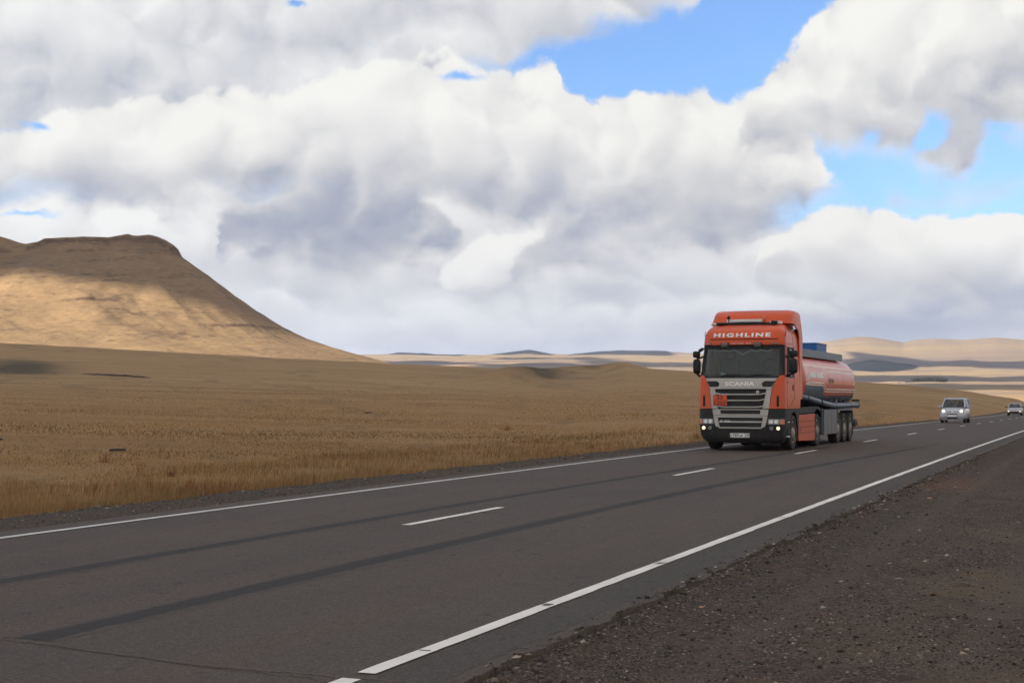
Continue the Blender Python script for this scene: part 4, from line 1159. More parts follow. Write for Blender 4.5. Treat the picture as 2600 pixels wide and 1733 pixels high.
def patch(xl, xr, zs, off, depth, name, mat, parent, ncol=10, bevel=0.0, smooth=30):
    """panel that follows the cab front between xl(z) and xr(z); off = how proud it stands, depth = its thickness"""
    mb = MB(); zs = list(zs); nz = len(zs)
    f = lambda e, z: float(np.interp(z, e[0], e[1])) if isinstance(e, tuple) else float(e)
    fr, bk = [], []
    for z in zs:
        a, b_ = f(xl, z), f(xr, z)
        for j in range(ncol+1):
            x = a + (b_-a)*j/ncol; y = Fy(x, z)
            fr.append((x, y - off, z)); bk.append((x, y - off + depth, z))
    nn = ncol+1; N = len(fr); F = []
    for i in range(nz-1):
        for j in range(ncol):
            q = (i*nn+j, i*nn+j+1, (i+1)*nn+j+1, (i+1)*nn+j); F.append(q); F.append(tuple(N+k for k in q[::-1]))
    rim_ = [j for j in range(nn)] + [i*nn+ncol for i in range(1, nz)] + [(nz-1)*nn+j for j in range(ncol-1, -1, -1)] + [i*nn for i in range(nz-2, 0, -1)]
    for k in range(len(rim_)):
        a, b_ = rim_[k], rim_[(k+1) % len(rim_)]; F.append((a, N+a, N+b_, b_))
    mb.add(fr + bk, F)
    return mb.build(name, mat, parent, bevel=bevel, smooth=smooth)
def mirror_x(e):
    return (e[0], [-v for v in e[1]]) if isinstance(e, tuple) else -e

# cab shell
zs_c = [1.2, 1.45, 1.75, 2.06, 2.12, 2.4, 2.7, 2.95, 3.04, 3.12, 3.20, 3.28, 3.34, 3.40, 3.45, 3.50, 3.54, 3.58, 3.60, 3.64]
fx = [-1, -.995, -.98, -.955, -.92, -.88, -.83, -.7, -.55, -.4, -.2, 0, .2, .4, .55, .7, .83, .88, .92, .955, .98, .995, 1]
sy_ = [.06, .5, .58, .8, 1.0]
REAR = 2.34
rows = []
for z in zs_c:
    h_ = hwid(z); y0 = yf(z) + .30; rr_ = max(REAR, y0+.05)
    row = [(-h_, y0 + (rr_-y0)*t, z) for t in sy_[::-1]] + [(h_*t, Fy(h_*t, z), z) for t in fx] + [(h_, y0 + (rr_-y0)*t, z) for t in sy_]
    rows.append(row)
NC = len(rows[0]); mb = MB(); F = []
for i in range(len(rows)-1):
    zz = (zs_c[i]+zs_c[i+1])/2
    for j in range(NC-1):
        f0 = j - len(sy_)
        if 2.12 < zz < 2.95 and 0 <= f0 < len(fx)-1 and 3 <= f0 < len(fx)-4: continue      # windscreen opening
        if 2.12 < zz < 2.95 and (j == 3 or j == NC-5): continue                                  # side windows
        F.append((i*NC+j, i*NC+j+1, (i+1)*NC+j+1, (i+1)*NC+j))
    F.append((i*NC, (i+1)*NC, (i+1)*NC+NC-1, i*NC+NC-1))
F.append(tuple((len(rows)-1)*NC+j for j in range(NC))); F.append(tuple(range(NC))[::-1])
mb.add([p for r_ in rows for p in r_], F)
cab = mb.build('cab_shell', M_ORANGE, tractor, smooth=32)
# black windscreen surround: pillars and header
hz = [2.09, 2.12, 2.4, 2.7, 2.95, 3.02]
for sgn in (-1, 1):
    e1 = (hz, [1.09, 1.09, 1.075, 1.06, 1.04, 1.03]); e2 = (hz, [hwid(z)*.9995 for z in hz])
    patch(*((e1, e2) if sgn > 0 else (mirror_x(e2), mirror_x(e1))), hz, .006, .02, 'pillar_trim', M_BLACK, tractor, 8)
patch(-1.14, 1.14, [2.915, 2.95, 3.0, 3.03], .02, .03, 'windscreen_header', M_BLACK, tractor, 20)
patch(-1.15, 1.15, [2.065, 2.09, 2.125], .012, .02, 'scuttle_trim', M_BLACK, tractor, 20)
patch((hz, [-1.10]*6), (hz, [1.10]*6), [2.11, 2.25, 2.4, 2.55, 2.7, 2.85, 2.94], .004, .008, 'windscreen', M_GLASS, tractor, 24)
# side windows with dark frames
for sgn in (-1, 1):
    mb = MB(); pts = []
    for z in (2.12, 2.95):
        h_ = hwid(z); y0 = yf(z)+.30
        pts.append([(sgn*(h_+.002), y0+(REAR-y0)*.06, z), (sgn*(h_+.002), y0+(REAR-y0)*.5, z)])
    q = [pts[0][0], pts[0][1], pts[1][1], pts[1][0]]
    mb.add(q + [(x-sgn*.008, y, z) for x, y, z in q], [(0,1,2,3), (7,6,5,4), (0,4,5,1), (1,5,6,2), (2,6,7,3), (3,7,4,0)])
    win = mb.build('side_window', M_SIDEGLASS, tractor)
    fm = MB()
    for a_, b_ in ((0,1), (1,2), (2,3), (3,0)):
        fm.tube([q[a_], q[b_]], .028, 6)
    # quarter bar that divides the pane
    m0 = tuple((q[0][k]*.72+q[1][k]*.28) for k in range(3)); m1 = tuple((q[3][k]*.72+q[2][k]*.28) for k in range(3))
    fm.tube([m0, m1], .018, 6); fm.build('window_frame', M_BLACK, win)
    # door outline, handle and side mouldings
    gl = MB(); hx_s = sgn*(1.252)
    for path in ([(.50, 1.24), (.50, 2.06)], [(1.52, 1.46), (1.55, 2.2), (1.66, 3.02)], [(.50, 1.24), (1.0, 1.30), (1.30, 1.45), (1.52, 1.46)]):
        pp = [(sgn*(hwid(z)+.001), y, z) for y, z in path]
        gl.tube(pp, .006, 5)
    dr = gl.build('door_seam', M_DARK, tractor)
    hd = MB(); ring = [(1.30+.05*math.cos(k*math.pi/8), 1.80+.085*math.sin(k*math.pi/8)) for k in range(16)]
    hd.prism(ring, 'x', sgn*1.246, sgn*1.262); hd.build('door_handle', M_BLACK, tractor, bevel=.004)
    md = MB(); md.prism([(.62, 1.93), (1.9, 1.97), (1.9, 2.02), (.62, 1.985)], 'x', sgn*1.243, sgn*1.256); md.prism([(1.05, 1.545), (1.95, 1.545), (1.95, 1.57), (1.05, 1.57)], 'x', sgn*1.248, sgn*1.258)
    md.build('door_moulding', M_ORANGE, tractor, bevel=.004)
    # roof-side seam
    rs = MB(); rs.tube([(sgn*(hwid(z)+.002), y, z) for y, z in ((.78, 3.06), (1.45, 3.07), (1.60, 3.12), (1.52, 3.32), (1.38, 3.46), (1.22, 3.54))], .006, 5); rs.build('roof_seam', M_DARK, tractor)
# inside of the cab
MB().box(-1.1, 1.1, .42, .95, 2.0, 2.16).build('dashboard', M_CABIN, tractor, bevel=.05)
MB().box(-1.15, 1.15, 2.2, 2.3, 2.0, 3.0).build('cab_back_wall', M_CABIN, tractor)
for sx_ in (-.62, .62):
    st = MB().box(sx_-.26, sx_+.26, 1.35, 1.52, 2.0, 2.62); st.box(sx_-.15, sx_+.15, 1.37, 1.48, 2.64, 2.84); st.build('seat', M_SEAT, tractor, bevel=.05)
sw = MB(); sw.tube([(.62+.23*math.cos(k*math.pi/12), .98+.09*math.sin(k*math.pi/12), 2.22+.17*math.sin(k*math.pi/12)) for k in range(25)], .018, 6); sw.build('steering_wheel', M_BLACK, tractor)
pn = MB()
def scallop(x0, x1, dz):
    n_ = 8; tp = []; bt = []
    for k in range(n_+1):
        t = k/n_; x = x0 + (x1-x0)*t; tp.append((x, Fy(x, 2.9)+.05, 2.91)); bt.append((x, Fy(x, 2.9)+.05, 2.895 - dz*(1-abs(2*t-1))))
    b2 = [(p[0], p[1], p[2]-.028) for p in bt]
    pn.add(bt + b2, [(i, i+1, n_+1+i+1, n_+1+i) for i in range(n_)])
for a_, b_, c_ in ((-.92, -.58, .05), (-.58, -.25, .05), (-.25, .22, .13), (.22, .52, .05), (.52, .85, .05)): scallop(a_, b_, c_)
pn.build('pennant_fringe', M_CREAM, tractor)
MB().box(-.70, -.56, .50, .56, 2.16, 2.25).build('paper_card', M_PAPER, tractor)
# wipers
for x0, x1 in ((-.62, .02), (.10, .82)):
    wp = MB(); wp.tube([(x0, Fy(x0, 2.11)-.03, 2.11), ((x0+x1)/2, Fy(0, 2.15)-.035, 2.175), (x1, Fy(x1, 2.15)-.03, 2.15)], .012, 6)
    wp.tube([(x0+.02, Fy(x0, 2.11)-.03, 2.14), (x1+.12, Fy(min(x1+.12, 1.0), 2.18)-.012, 2.165)], .010, 6); wp.build('wiper', M_BLACK, tractor)

# header with lamps, HIGHLINE panel
patch(-.985, .985, [3.185, 3.20], .012, .02, 'panel_groove', M_DARK, tractor, 20)
patch(-1.0, 1.0, [3.205, 3.26, 3.32, 3.38, 3.44], .014, .03, 'name_panel', M_ORANGE, tractor, 24, bevel=.006)
text_mesh('HIGHLINE', M_WHITE, tractor, 'name_lettering', -.875, .79, 3.255, 3.375, -.017, ext=.008, yfun=lambda a, b: Fy(a, b), bold=.045, spacing=1.3)
for x in (-.525, .435):
    lp = patch(x-.115, x+.115, [2.955, 3.0, 3.05, 3.09], .075, .08, 'roof_lamp', M_BLACK, tractor, 3, bevel=.012)
    patch(x-.095, x+.095, [2.972, 3.02, 3.075], .082, .01, 'lens', M_LAMP, lp, 3)
for xc_, nn_ in ((-1.02, 5), (-.26, 4), (-.06, 4), (.17, 4), (.93, 4)):
    mk = patch(xc_-.085, xc_+.085, [3.052, 3.09], .018, .02, 'marker_strip', M_BLACK, tractor, 4) if abs(xc_) > .5 else patch(xc_-.085, xc_+.085, [3.052, 3.09], .018, .02, 'marker_strip', M_BEACON, tractor, 4)
    for k in range(nn_):
        x = xc_ - .062 + .124*k/(nn_-1)
        MB().box(x-.010, x+.010, Fy(x, 3.07)-.024, Fy(x, 3.07)-.016, 3.062, 3.082).build('marker_light', M_MARKER, mk)
# roof equipment: bar, beacons, horn, aerials
rb = MB(); rb.tube([(-.86, .95, 3.63), (-.7, .98, 3.66), (-.3, 1.0, 3.69), (.2, 1.0, 3.69), (.62, .98, 3.66), (.80, .95, 3.63)], .035, 10); rb.box(-.5, .5, .96, 1.03, 3.60, 3.67); rb.build('roof_bar', M_BLACK, tractor, smooth=40)
MB().box(-.66, .44, 1.06, 1.13, 3.715, 3.80).build('light_board', M_WHITE, tractor, bevel=.01)
for x in (-.98, -.93): MB().box(x-.018, x+.018, .80, .86, 3.63, 3.69).build('small_lamp', M_WHITE, tractor, bevel=.006)
MB().box(.62, .98, 1.06, 1.13, 3.65, 3.735).build('air_horn_cover', M_WHITE, tractor, bevel=.012)
MB().lathe([(3.72, .055), (3.735, .06), (3.84, .052), (3.87, .02)], 14, (.48, 1.0, 0), 'z').build('beacon', M_BEACON, tractor, smooth=40)
bc = MB(); bc.lathe([(3.66, .012), (3.82, .012)], 8, (-.58, 1.0, 0), 'z'); bc.lathe([(3.80, .03), (3.83, .05), (3.87, .05), (3.90, .02)], 12, (-.58, 1.0, 0), 'z'); bc.build('camera_mast', M_BLACK, tractor)
MB().tube([(-.64, 1.02, 3.69), (-.9, .86, 3.655)], [.022, .05], 10).build('air_horn', M_BLACK, tractor)
MB().tube([(.70, 1.0, 3.70), (.86, .95, 3.68)], [.06, .055], 10).build('air_horn', M_BLACK, tractor)
for sgn in (-1, 1):
    an = MB(); an.tube([(sgn*1.13, .62, 3.26), (sgn*1.175, .60, 3.26), (sgn*1.185, .60, 3.30), (sgn*1.18, .62, 3.44)], .009, 6); an.lathe([(3.24, .022), (3.275, .018)], 8, (sgn*1.16, .60, 0), 'z'); an.build('aerial', M_BLACK, tractor)

# roof wind deflector
DP = [(1.28, 3.685), (1.33, 3.72), (1.40, 3.86), (1.52, 3.98), (1.68, 4.055), (1.9, 4.09), (2.3, 4.095), (2.62, 4.08), (2.62, 3.66), (1.5, 3.655)]
def deflector():
    rings = []
    for xs, ins, dz in ((-1.0, .14, -.13), (-1.20, .10, -.10), (-1.175, .05, -.055), (-1.12, .02, -.02), (-1.0, 0, 0), (-.5, -.02, .008), (0, -.03, .01), (.5, -.02, .008), (1.0, 0, 0), (1.12, .02, -.02), (1.175, .05, -.055), (1.20, .10, -.10)):
        if xs == -1.0 and ins > 0.1: continue
        ring = []
        for k, (y, z) in enumerate(DP):
            up = 1.0 if z > 3.8 else (0.4 if z > 3.7 else 0)
            ring.append((xs, y + ins*(1.2 if k < 5 else 0) + (.10*(abs(xs)/1.2)**3 if k < 5 else 0), z + dz*up))
        rings.append(ring)
    # side walls flare to the cab width at the foot
    for r_ in (rings[0], rings[-1]):
        for k, (x, y, z) in enumerate(r_):
            if z < 3.75: r_[k] = (x*1.03, y, z)
    return MB().loft(rings)
deflector().build('roof_deflector', M_ORANGE, tractor, bevel=.012, smooth=38)
MB().prism([(1.25, 3.655), (2.62, 3.655), (2.62, 3.60), (1.3, 3.60)], 'x', -1.0, 1.0).build('roof_base', M_ORANGE, tractor)
# side fairings behind the cab
for sgn in (-1, 1):
    sf = MB(); sf.prism([(2.30, 1.46), (2.70, 1.46), (2.72, 2.4), (2.74, 3.3), (2.70, 3.42), (2.58, 3.70), (1.75, 3.70), (1.7, 3.58), (2.1, 3.5), (2.28, 3.3)], 'x', sgn*1.205, sgn*1.245)
    fa = sf.build('side_fairing', M_ORANGE, tractor, bevel=.01)
    eg = MB(); eg.prism([(2.702, 1.46), (2.735, 1.46), (2.772, 3.28), (2.735, 3.40)], 'x', sgn*1.20, sgn*1.240); eg.build('rubber_edge', M_BLACK, fa)
MB().box(-1.15, 1.2, 2.36, 2.42, 1.3, 3.55).build('cab_rear_panel', M_BLACK, tractor)

# upper grille
zz_ = [1.20, 1.30, 1.42, 1.5, 1.58, 1.66, 1.73, 1.78]
gE = (([1.2, 1.5, 1.83, 2.06]), [.835, .86, .915, 1.035])
gI = (([1.2, 1.42, 1.73, 1.78]), [.64, .69, .745, .76])
grille = patch(mirror_x(gI), gI, zz_, .006, .012, 'grille_mesh', M_DARK, tractor, 12)
patch(mirror_x(gE), gE, [1.755, 1.80, 1.86, 1.92, 1.98, 2.04, 2.065], .050, .055, 'grille_hood', M_GREY, tractor, 28, bevel=.008)
for sgn in (-1, 1):
    e1, e2 = (gI, gE) if sgn > 0 else (mirror_x(gE), mirror_x(gI))
    patch(e1, e2, [1.20, 1.3, 1.4, 1.5, 1.6, 1.7, 1.754], .050, .055, 'grille_side', M_GREY, tractor, 5, bevel=.006)
    # black intake beside the name
    v1 = ([1.82, 1.86, 1.93, 1.985], [.66, .615, .62, .70]); v2 = ([1.82, 1.9, 1.985], [.895, .94, 1.005])
    a_, b_ = (v1, v2) if sgn > 0 else (mirror_x(v2), mirror_x(v1))
    patch(a_, b_, [1.82, 1.84, 1.88, 1.93, 1.965, 1.985], .056, .02, 'side_intake', M_DARK, tractor, 8)
patch(-.56, .56, [1.783, 1.800], .062, .02, 'hood_lip', M_GREY, tractor, 12, bevel=.004)
def bar(z0, z1, w0, off=.055, kick=.04, name='grille_bar'):
    mb = MB(); rings = []
    xs = [-w0-.06, -w0+.02, -w0*.8, -w0*.4, 0, w0*.4, w0*.8, w0-.02, w0+.06]
    for x in xs:
        k = kick*max(0, (abs(x)-w0*.78)/(w0*.28)); y = Fy(x, (z0+z1)/2)
        rings.append([(x, y-off+.03, z0+k), (x, y-off, z0+.01+k), (x, y-off, z1-.01+k), (x, y-off+.03, z1+k)])
    return mb.loft(rings).build(name, M_GREY, tractor, bevel=.004, smooth=40)
bar(1.575, 1.625, .70); bar(1.405, 1.450, .68); bar(1.215, 1.262, .66)
text_mesh('SCANIA', M_SILVER, tractor, 'maker_lettering', -.45, .41, 1.845, 1.965, -.05, ext=.012, yfun=lambda a, b: Fy(a, b), bold=.03, spacing=1.0)
# round badge
bd = MB().lathe([(-.064, .002), (-.064, .042), (-.05, .046)], 16, (.50, Fy(.5, 1.67), 1.672), 'y').build('badge', M_SILVER, tractor)
cr = MB(); cyb = Fy(.5, 1.67)-.066
cr.prism([(.475, 1.650), (.525, 1.650), (.530, 1.672), (.515, 1.664), (.50, 1.682), (.485, 1.664), (.470, 1.672)], 'y', cyb, cyb-.003); cr.prism([(.48, 1.688), (.52, 1.688), (.516, 1.698), (.484, 1.698)], 'y', cyb, cyb-.003)
cr.build('badge_mark', M_INK, bd)
# hazard plate 33 / 1203
hp_y = Fy(-.575, 1.43) - .085
hp = MB().box(-.78, -.37, hp_y, hp_y+.012, 1.28, 1.585).build('hazard_plate', M_ORANGE_CLEAN, tractor, bevel=.006)
ln_ = MB()
for b_ in ((-.78, -.37, 1.430, 1.438), (-.776, -.374, 1.284, 1.291), (-.776, -.374, 1.574, 1.581), (-.776, -.769, 1.284, 1.581), (-.381, -.374, 1.284, 1.581)): ln_.box(b_[0], b_[1], hp_y-.003, hp_y-.0005, b_[2], b_[3])
ln_.build('plate_border', M_INK, hp)
text_mesh('33', M_INK, hp, 'plate_number', -.68, -.50, 1.458, 1.56, hp_y-.0005, ext=.002, bold=.02)
text_mesh('1203', M_INK, hp, 'plate_number', -.74, -.42, 1.308, 1.410, hp_y-.0005, ext=.002, bold=.02)
# orange corner panels with their slots
for sgn in (-1, 1):
    zc_ = [1.20, 1.32, 1.45, 1.6, 1.75, 1.9, 2.0, 2.08, 2.15]
    e1 = ([1.2, 1.5, 1.83, 2.0, 2.15], [.845, .87, .925, 1.00, 1.12]); e2 = (zc_, [hwid(z)*.9995 for z in zc_])
    a_, b_ = (e1, e2) if sgn > 0 else (mirror_x(e2), mirror_x(e1))
    cpn = patch(a_, b_, zc_, .035, .06, 'corner_panel', M_ORANGE, tractor, 14, bevel=.01)
    s1 = ([1.25, 1.28, 1.5, 1.56], [1.055, 1.035, 1.035, 1.05]); s2 = ([1.25, 1.28, 1.5, 1.56], [1.085, 1.105, 1.105, 1.095])
    a_, b_ = (s1, s2) if sgn > 0 else (mirror_x(s2), mirror_x(s1))
    patch(a_, b_, [1.25, 1.28, 1.4, 1.5, 1.54, 1.565], .041, .02, 'corner_slot', M_DARK, cpn, 4)
    h1 = ([1.56, 1.62], [1.02, 1.05]); h2 = ([1.56, 1.62], [1.16, 1.13])
    a_, b_ = (h1, h2) if sgn > 0 else (mirror_x(h2), mirror_x(h1))
    patch(a_, b_, [1.575, 1.60, 1.625], .055, .03, 'slot_hood', M_ORANGE, cpn, 4, bevel=.008)

# bumper
zb_ = [.22, .27, .34, .45, .58, .7, .9, 1.05, 1.19]
rows = []
for z in zb_:
    h_ = hwid(z); y0 = yf(z)+.30
    rows.append([(-h_, .80, z), (-h_, y0+.2, z)] + [(h_*t, Fy(h_*t, z), z) for t in fx] + [(h_, y0+.2, z), (h_, .80, z)])
mb = MB(); mb.loft(rows, closed=True)
mb.build('front_bumper', M_BUMPER, tractor, smooth=40)
# lower grille
lE = ([.63, .70, .85, 1.0, 1.18], [.64, .72, .76, .79, .81]); lI = ([.68, .85, .97, 1.0], [.60, .64, .66, .66])
patch(mirror_x(lE), lE, [1.005, 1.025, 1.045], .028, .03, 'lower_grille_rail', M_GREY, tractor, 16, bevel=.005)
patch(mirror_x(lE), lE, [1.155, 1.17, 1.185], .028, .03, 'lower_grille_rail', M_GREY, tractor, 16, bevel=.005)
patch(mirror_x(lE), lE, [.945, .97, .995], .028, .03, 'lower_grille_rail', M_GREY, tractor, 16, bevel=.005)
patch(([.625, .68], [-.60, -.66]), ([.625, .68], [.60, .66]), [.628, .65, .672], .032, .035, 'lower_grille_rail', M_GREY, tractor, 16, bevel=.008)
patch(-.62, .62, [.80, .845], .026, .03, 'grille_bar', M_GREY, tractor, 14, bevel=.006)
for sgn in (-1, 1):
    a_, b_ = ((([1.0, 1.18], [.57, .585])), lE) if sgn > 0 else (mirror_x(lE), ([1.0, 1.18], [-.57, -.585]))
    patch(a_, b_, [1.046, 1.10, 1.154], .028, .03, 'lower_grille_side', M_GREY, tractor, 4)
    a_, b_ = (lI, lE) if sgn > 0 else (mirror_x(lE), mirror_x(lI))
    patch(a_, b_, [.673, .72, .80, .88, .944], .028, .03, 'lower_grille_side', M_GREY, tractor, 4)
text_mesh('R 420', M_SILVER, tractor, 'model_lettering', -.57, -.29, .805, .865, -.028, ext=.008, yfun=lambda a, b: Fy(a, b), bold=.01)
# number plate
np_y = Fy(0, .44) - .03
npl = MB().box(-.305, .265, np_y, np_y+.012, .37, .505).build('number_plate', M_WHITE, tractor, bevel=.004)
bp_ = MB()
for b_ in ((-.30, .26, .374, .380), (-.30, .26, .495, .501), (-.30, -.294, .374, .501), (.254, .26, .374, .501), (.125, .131, .374, .501)): bp_.box(b_[0], b_[1], np_y-.003, np_y-.0006, b_[2], b_[3])
bp_.build('plate_border', M_INK, npl)
text_mesh('O', M_INK, npl, 'plate_number', -.285, -.235, .392, .462, np_y-.0006, ext=.002, bold=.01)
text_mesh('769', M_INK, npl, 'plate_number', -.222, -.055, .392, .488, np_y-.0006, ext=.002, bold=.01)
text_mesh('AP', M_INK, npl, 'plate_number', -.038, .075, .392, .462, np_y-.0006, ext=.002, bold=.01)
text_mesh('124', M_INK, npl, 'plate_number', .140, .246, .412, .490, np_y-.0006, ext=.002, bold=.01)
text_mesh('RUS', M_INK, npl, 'plate_number', .150, .215, .383, .403, np_y-.0006, ext=.002)
# lamps in the bumper
for sgn in (-1, 1):
    a_, b_ = (.79, 1.115) if sgn > 0 else (-1.115, -.79)
    hl = patch(a_, b_, [.755, .79, .83, .87, .905], .014, .03, 'headlamp', M_LAMP, tractor, 6, bevel=.006)
    for xr_ in (.88, 1.02): MB().lathe([(-.018, .004), (-.018, .05), (-.005, .058)], 14, (sgn*xr_, Fy(xr_, .83)-.004, .83), 'y').build('reflector', M_SILVER, hl)
    a_, b_ = (1.125, 1.238) if sgn > 0 else (-1.238, -1.125)
    patch(a_, b_, [.755, .80, .86, .905], .016, .03, 'indicator_lamp', M_AMBER, tractor, 6, bevel=.006)
    patch(*((.77, 1.24) if sgn > 0 else (-1.24, -.77)), [.725, .745], .01, .02, 'lamp_seam', M_DARK, tractor, 8)
    for xr_, lit in ((1.08, True), (.885, False)):
        fl = MB().lathe([(-.03, .004), (-.03, .052), (-.02, .060), (.02, .066)], 16, (sgn*xr_, Fy(xr_, .645)-.002, .645), 'y').build('fog_lamp', M_LAMP if not lit else M_BLACK, tractor)
        if lit: MB().lathe([(-.036, .004), (-.036, .046), (-.030, .050)], 16, (sgn*xr_, Fy(xr_, .645)-.002, .645), 'y').build('lit_lens', M_LIT, fl)
    # entry steps and the dark fender round the wheel
    arch = [(1.42 + .60*math.cos(t), .50 + .60*math.sin(t)) for t in np.linspace(-.35, math.pi+.15, 22)]
    fd = MB(); fd.prism([(.80, .30), (.80, 1.19), (1.0, 1.20), (1.14, 1.44), (2.16, 1.455), (2.18, 1.0), (2.10, .40)] + arch, 'x', sgn*.98, sgn*1.243)
    fnd = fd.build('wheel_arch', M_BUMPER, tractor, bevel=.012)
    for b_ in ((.50, .80, .385, .42), (.52, .80, .80, .83)):
        MB().box(min(sgn*1.05, sgn*1.262), max(sgn*1.05, sgn*1.262), *b_).build('entry_step', M_SILVER, tractor, bevel=.006)
    dk = MB(); dk.prism([(.52, .45), (.78, .45), (.78, .66), (.52, .66)], 'x', sgn*1.244, sgn*1.25); dk.build('step_recess', M_DARK, tractor)

# mirrors
for sgn, dx in ((-1, 0), (1, .08)):
    xo = sgn*(1.37 + dx)
    MB().tube([(sgn*1.19, .55, 2.72), (sgn*1.28, .42, 2.66), (xo, .36, 2.655)], .028, 8).build('mirror_arm', M_BLACK, tractor, smooth=50)
    MB().tube([(sgn*1.23, .45, 2.13), (sgn*1.30, .38, 2.14), (xo, .36, 2.22)], .035, 8).build('mirror_arm', M_BLACK, tractor, smooth=50)
    def pod(cx_, z0, z1, w, dep):
        n_ = 20; rings = []
        for t, sc_ in ((-.5, .55), (-.42, .85), (-.2, .98), (.15, 1.0), (.42, .97), (.5, .9)):
            rings.append([(cx_ + w/2*sc_*np.sign(math.cos(A))*abs(math.cos(A))**.5, .36 + dep*t, (z0+z1)/2 + (z1-z0)/2*sc_*np.sign(math.sin(A))*abs(math.sin(A))**.42) for A in np.linspace(0, 2*math.pi, n_, endpoint=False)])
        return MB().loft(rings)
    pod(xo, 2.20, 2.63, .21 + dx*.4, .16).build('mirror', M_BLACK, tractor, smooth=50)
    pod(xo + sgn*.01, 2.665, 2.86, .20 + dx*.5, .15).build('mirror', M_BLACK, tractor, smooth=50)
fm_ = MB(); fm_.tube([(-1.12, .42, 2.96), (-1.20, .30, 2.90)], .022, 8); fm_.tube([(-1.19, .34, 2.92), (-1.26, .26, 2.86)], .05, 8); fm_.build('kerb_mirror', M_BLACK, tractor)

# running gear
for sgn in (-1, 1):
    wheel(tractor, sgn*1.075, 1.42, .51, sgn)
    wheel(tractor, sgn*1.06, 5.22, .51, sgn)
    wheel(tractor, sgn*.73, 5.22, .51, sgn)
ch = MB()
for sgn in (-1, 1): ch.box(min(sgn*.38, sgn*.46), max(sgn*.38, sgn*.46), .6, 6.0, .78, 1.05)
ch.box(-.95, .95, 1.34, 1.50, .38, .58); ch.box(-.95, .95, 5.1, 5.34, .40, .66); ch.lathe([(-.25, .12), (-.2, .26), (.2, .26), (.25, .12)], 14, (0, 5.22, .52)); ch.box(-.42, .40, .55, 1.3, .20, .7); ch.box(-.9, .9, 1.6, 4.5, .55, 1.0)
ch.box(-.45, .45, 4.7, 5.6, 1.05, 1.22)
ch.build('chassis_frame', M_CHASSIS, tractor)
for sgn in (-1, 1):
    x0, x1 = sorted((sgn*1.19, sgn*1.235))
    sk = MB(); sk.prism([(2.16, .24), (4.66, .20), (4.66, 1.02), (2.16, 1.0)], 'x', x0, x1)
    skirt = sk.build('side_skirt', M_ORANGE, tractor, bevel=.012)
    xo = sgn*1.237
    for zc in (.46, .63, .80): MB().prism([(2.2, zc), (4.64, zc), (4.64, zc+.014), (2.2, zc+.014)], 'x', xo-.001*sgn, xo+.002*sgn).build('skirt_groove', M_DARK, skirt)
    MB().prism([(2.30, .52), (2.75, .52), (2.75, .62), (2.30, .62)], 'x', xo-.001, xo+.004*sgn).build('skirt_step', M_BEACON, skirt)
    tp_ = MB(); tp_.prism([(2.2, 1.03), (4.70, 1.05), (4.9, 1.13), (5.22, 1.16), (5.6, 1.10), (5.82, .92), (5.88, .92), (5.66, 1.15), (5.3, 1.24), (2.4, 1.22), (2.2, 1.14)], 'x', sgn*.60, sgn*1.225)
    tp_.build('rear_mudguard', M_BUMPER, tractor, bevel=.01)

# ------------------------------------------------------------------ tank trailer (same axes; its own origin under its front end)
trailer = empty('tank_trailer', (TX, TY, float(road_z(TY)) + 0.008), (-0.0066, 0, 0))
tag(trailer, 'dusty red fuel tank trailer with pale stripes behind the orange tractor', 'trailer')
M_TANK = plain('tank_red', (0.60, 0.085, 0.035), .36, coat=.4, dirt=(0.46, 0.20, 0.13), dirt_amt=.28, dscale=.8, low=(1.2, 2.2, .35))
M_TANKRED = plain('tank_bright_red', (0.62, 0.075, 0.028), .35, coat=.5)
M_STRIPE = plain('tank_stripe', (0.80, 0.66, 0.54), .45, dirt=(.5, .35, .3), dirt_amt=.15, dscale=2)
M_PALE = plain('tank_label', (0.80, 0.76, 0.72), .5, dirt=(.5, .35, .3), dirt_amt=.15)
M_BLUEGREY = plain('blue_grey_steel', (0.085, 0.115, 0.15), .42, metal=.2, dirt=(.2, .19, .18), dirt_amt=.3)
M_STEEL = plain('gantry_grey', (0.17, 0.21, 0.25), .5, metal=.2, dirt=(.3, .28, .26), dirt_amt=.2)
M_BLUE = plain('blue_paint', (0.005, 0.10, 0.34), .45, dirt=(.12, .13, .15), dirt_amt=.2)
M_CABINET = plain('cabinet_grey', (0.14, 0.145, 0.155), .5, dirt=(.2, .175, .155), dirt_amt=.35, low=(.3, 1.1, .3))
M_UNDER = plain('tank_belly', (0.06, 0.075, 0.09), .4, dirt=(.14, .12, .10), dirt_amt=.35)
TC, THW, THH, TN = 2.02, 1.215, .885, 2.55
def tank_x(z, grow=0.0):
    t = min(abs((z-TC)/(THH+grow)), 1.0); return (THW+grow)*(1-t**TN)**(1/TN)
def tank_ring(y, k=1.0, n=56, zoff=0.0):
    r_ = []
    for i in range(n):
        A = 2*math.pi*i/n; c, s = math.cos(A), math.sin(A)
        r_.append((THW*k*np.sign(c)*abs(c)**(2/TN), y, TC + zoff + THH*k*np.sign(s)*abs(s)**(2/TN)))
    return r_
Y0, Y1 = 2.95, 12.75
ends = [(0, .30), (.03, .62), (.08, .80), (.16, .91), (.26, .97), (.40, 1.0)]
rings = [tank_ring(Y0+d_, k) for d_, k in ends] + [tank_ring(y) for y in np.linspace(4, 11.6, 8)] + [tank_ring(Y1-d_, k) for d_, k in ends[::-1]]
tank = MB().loft(rings).build('tank', M_TANK, trailer, smooth=50)
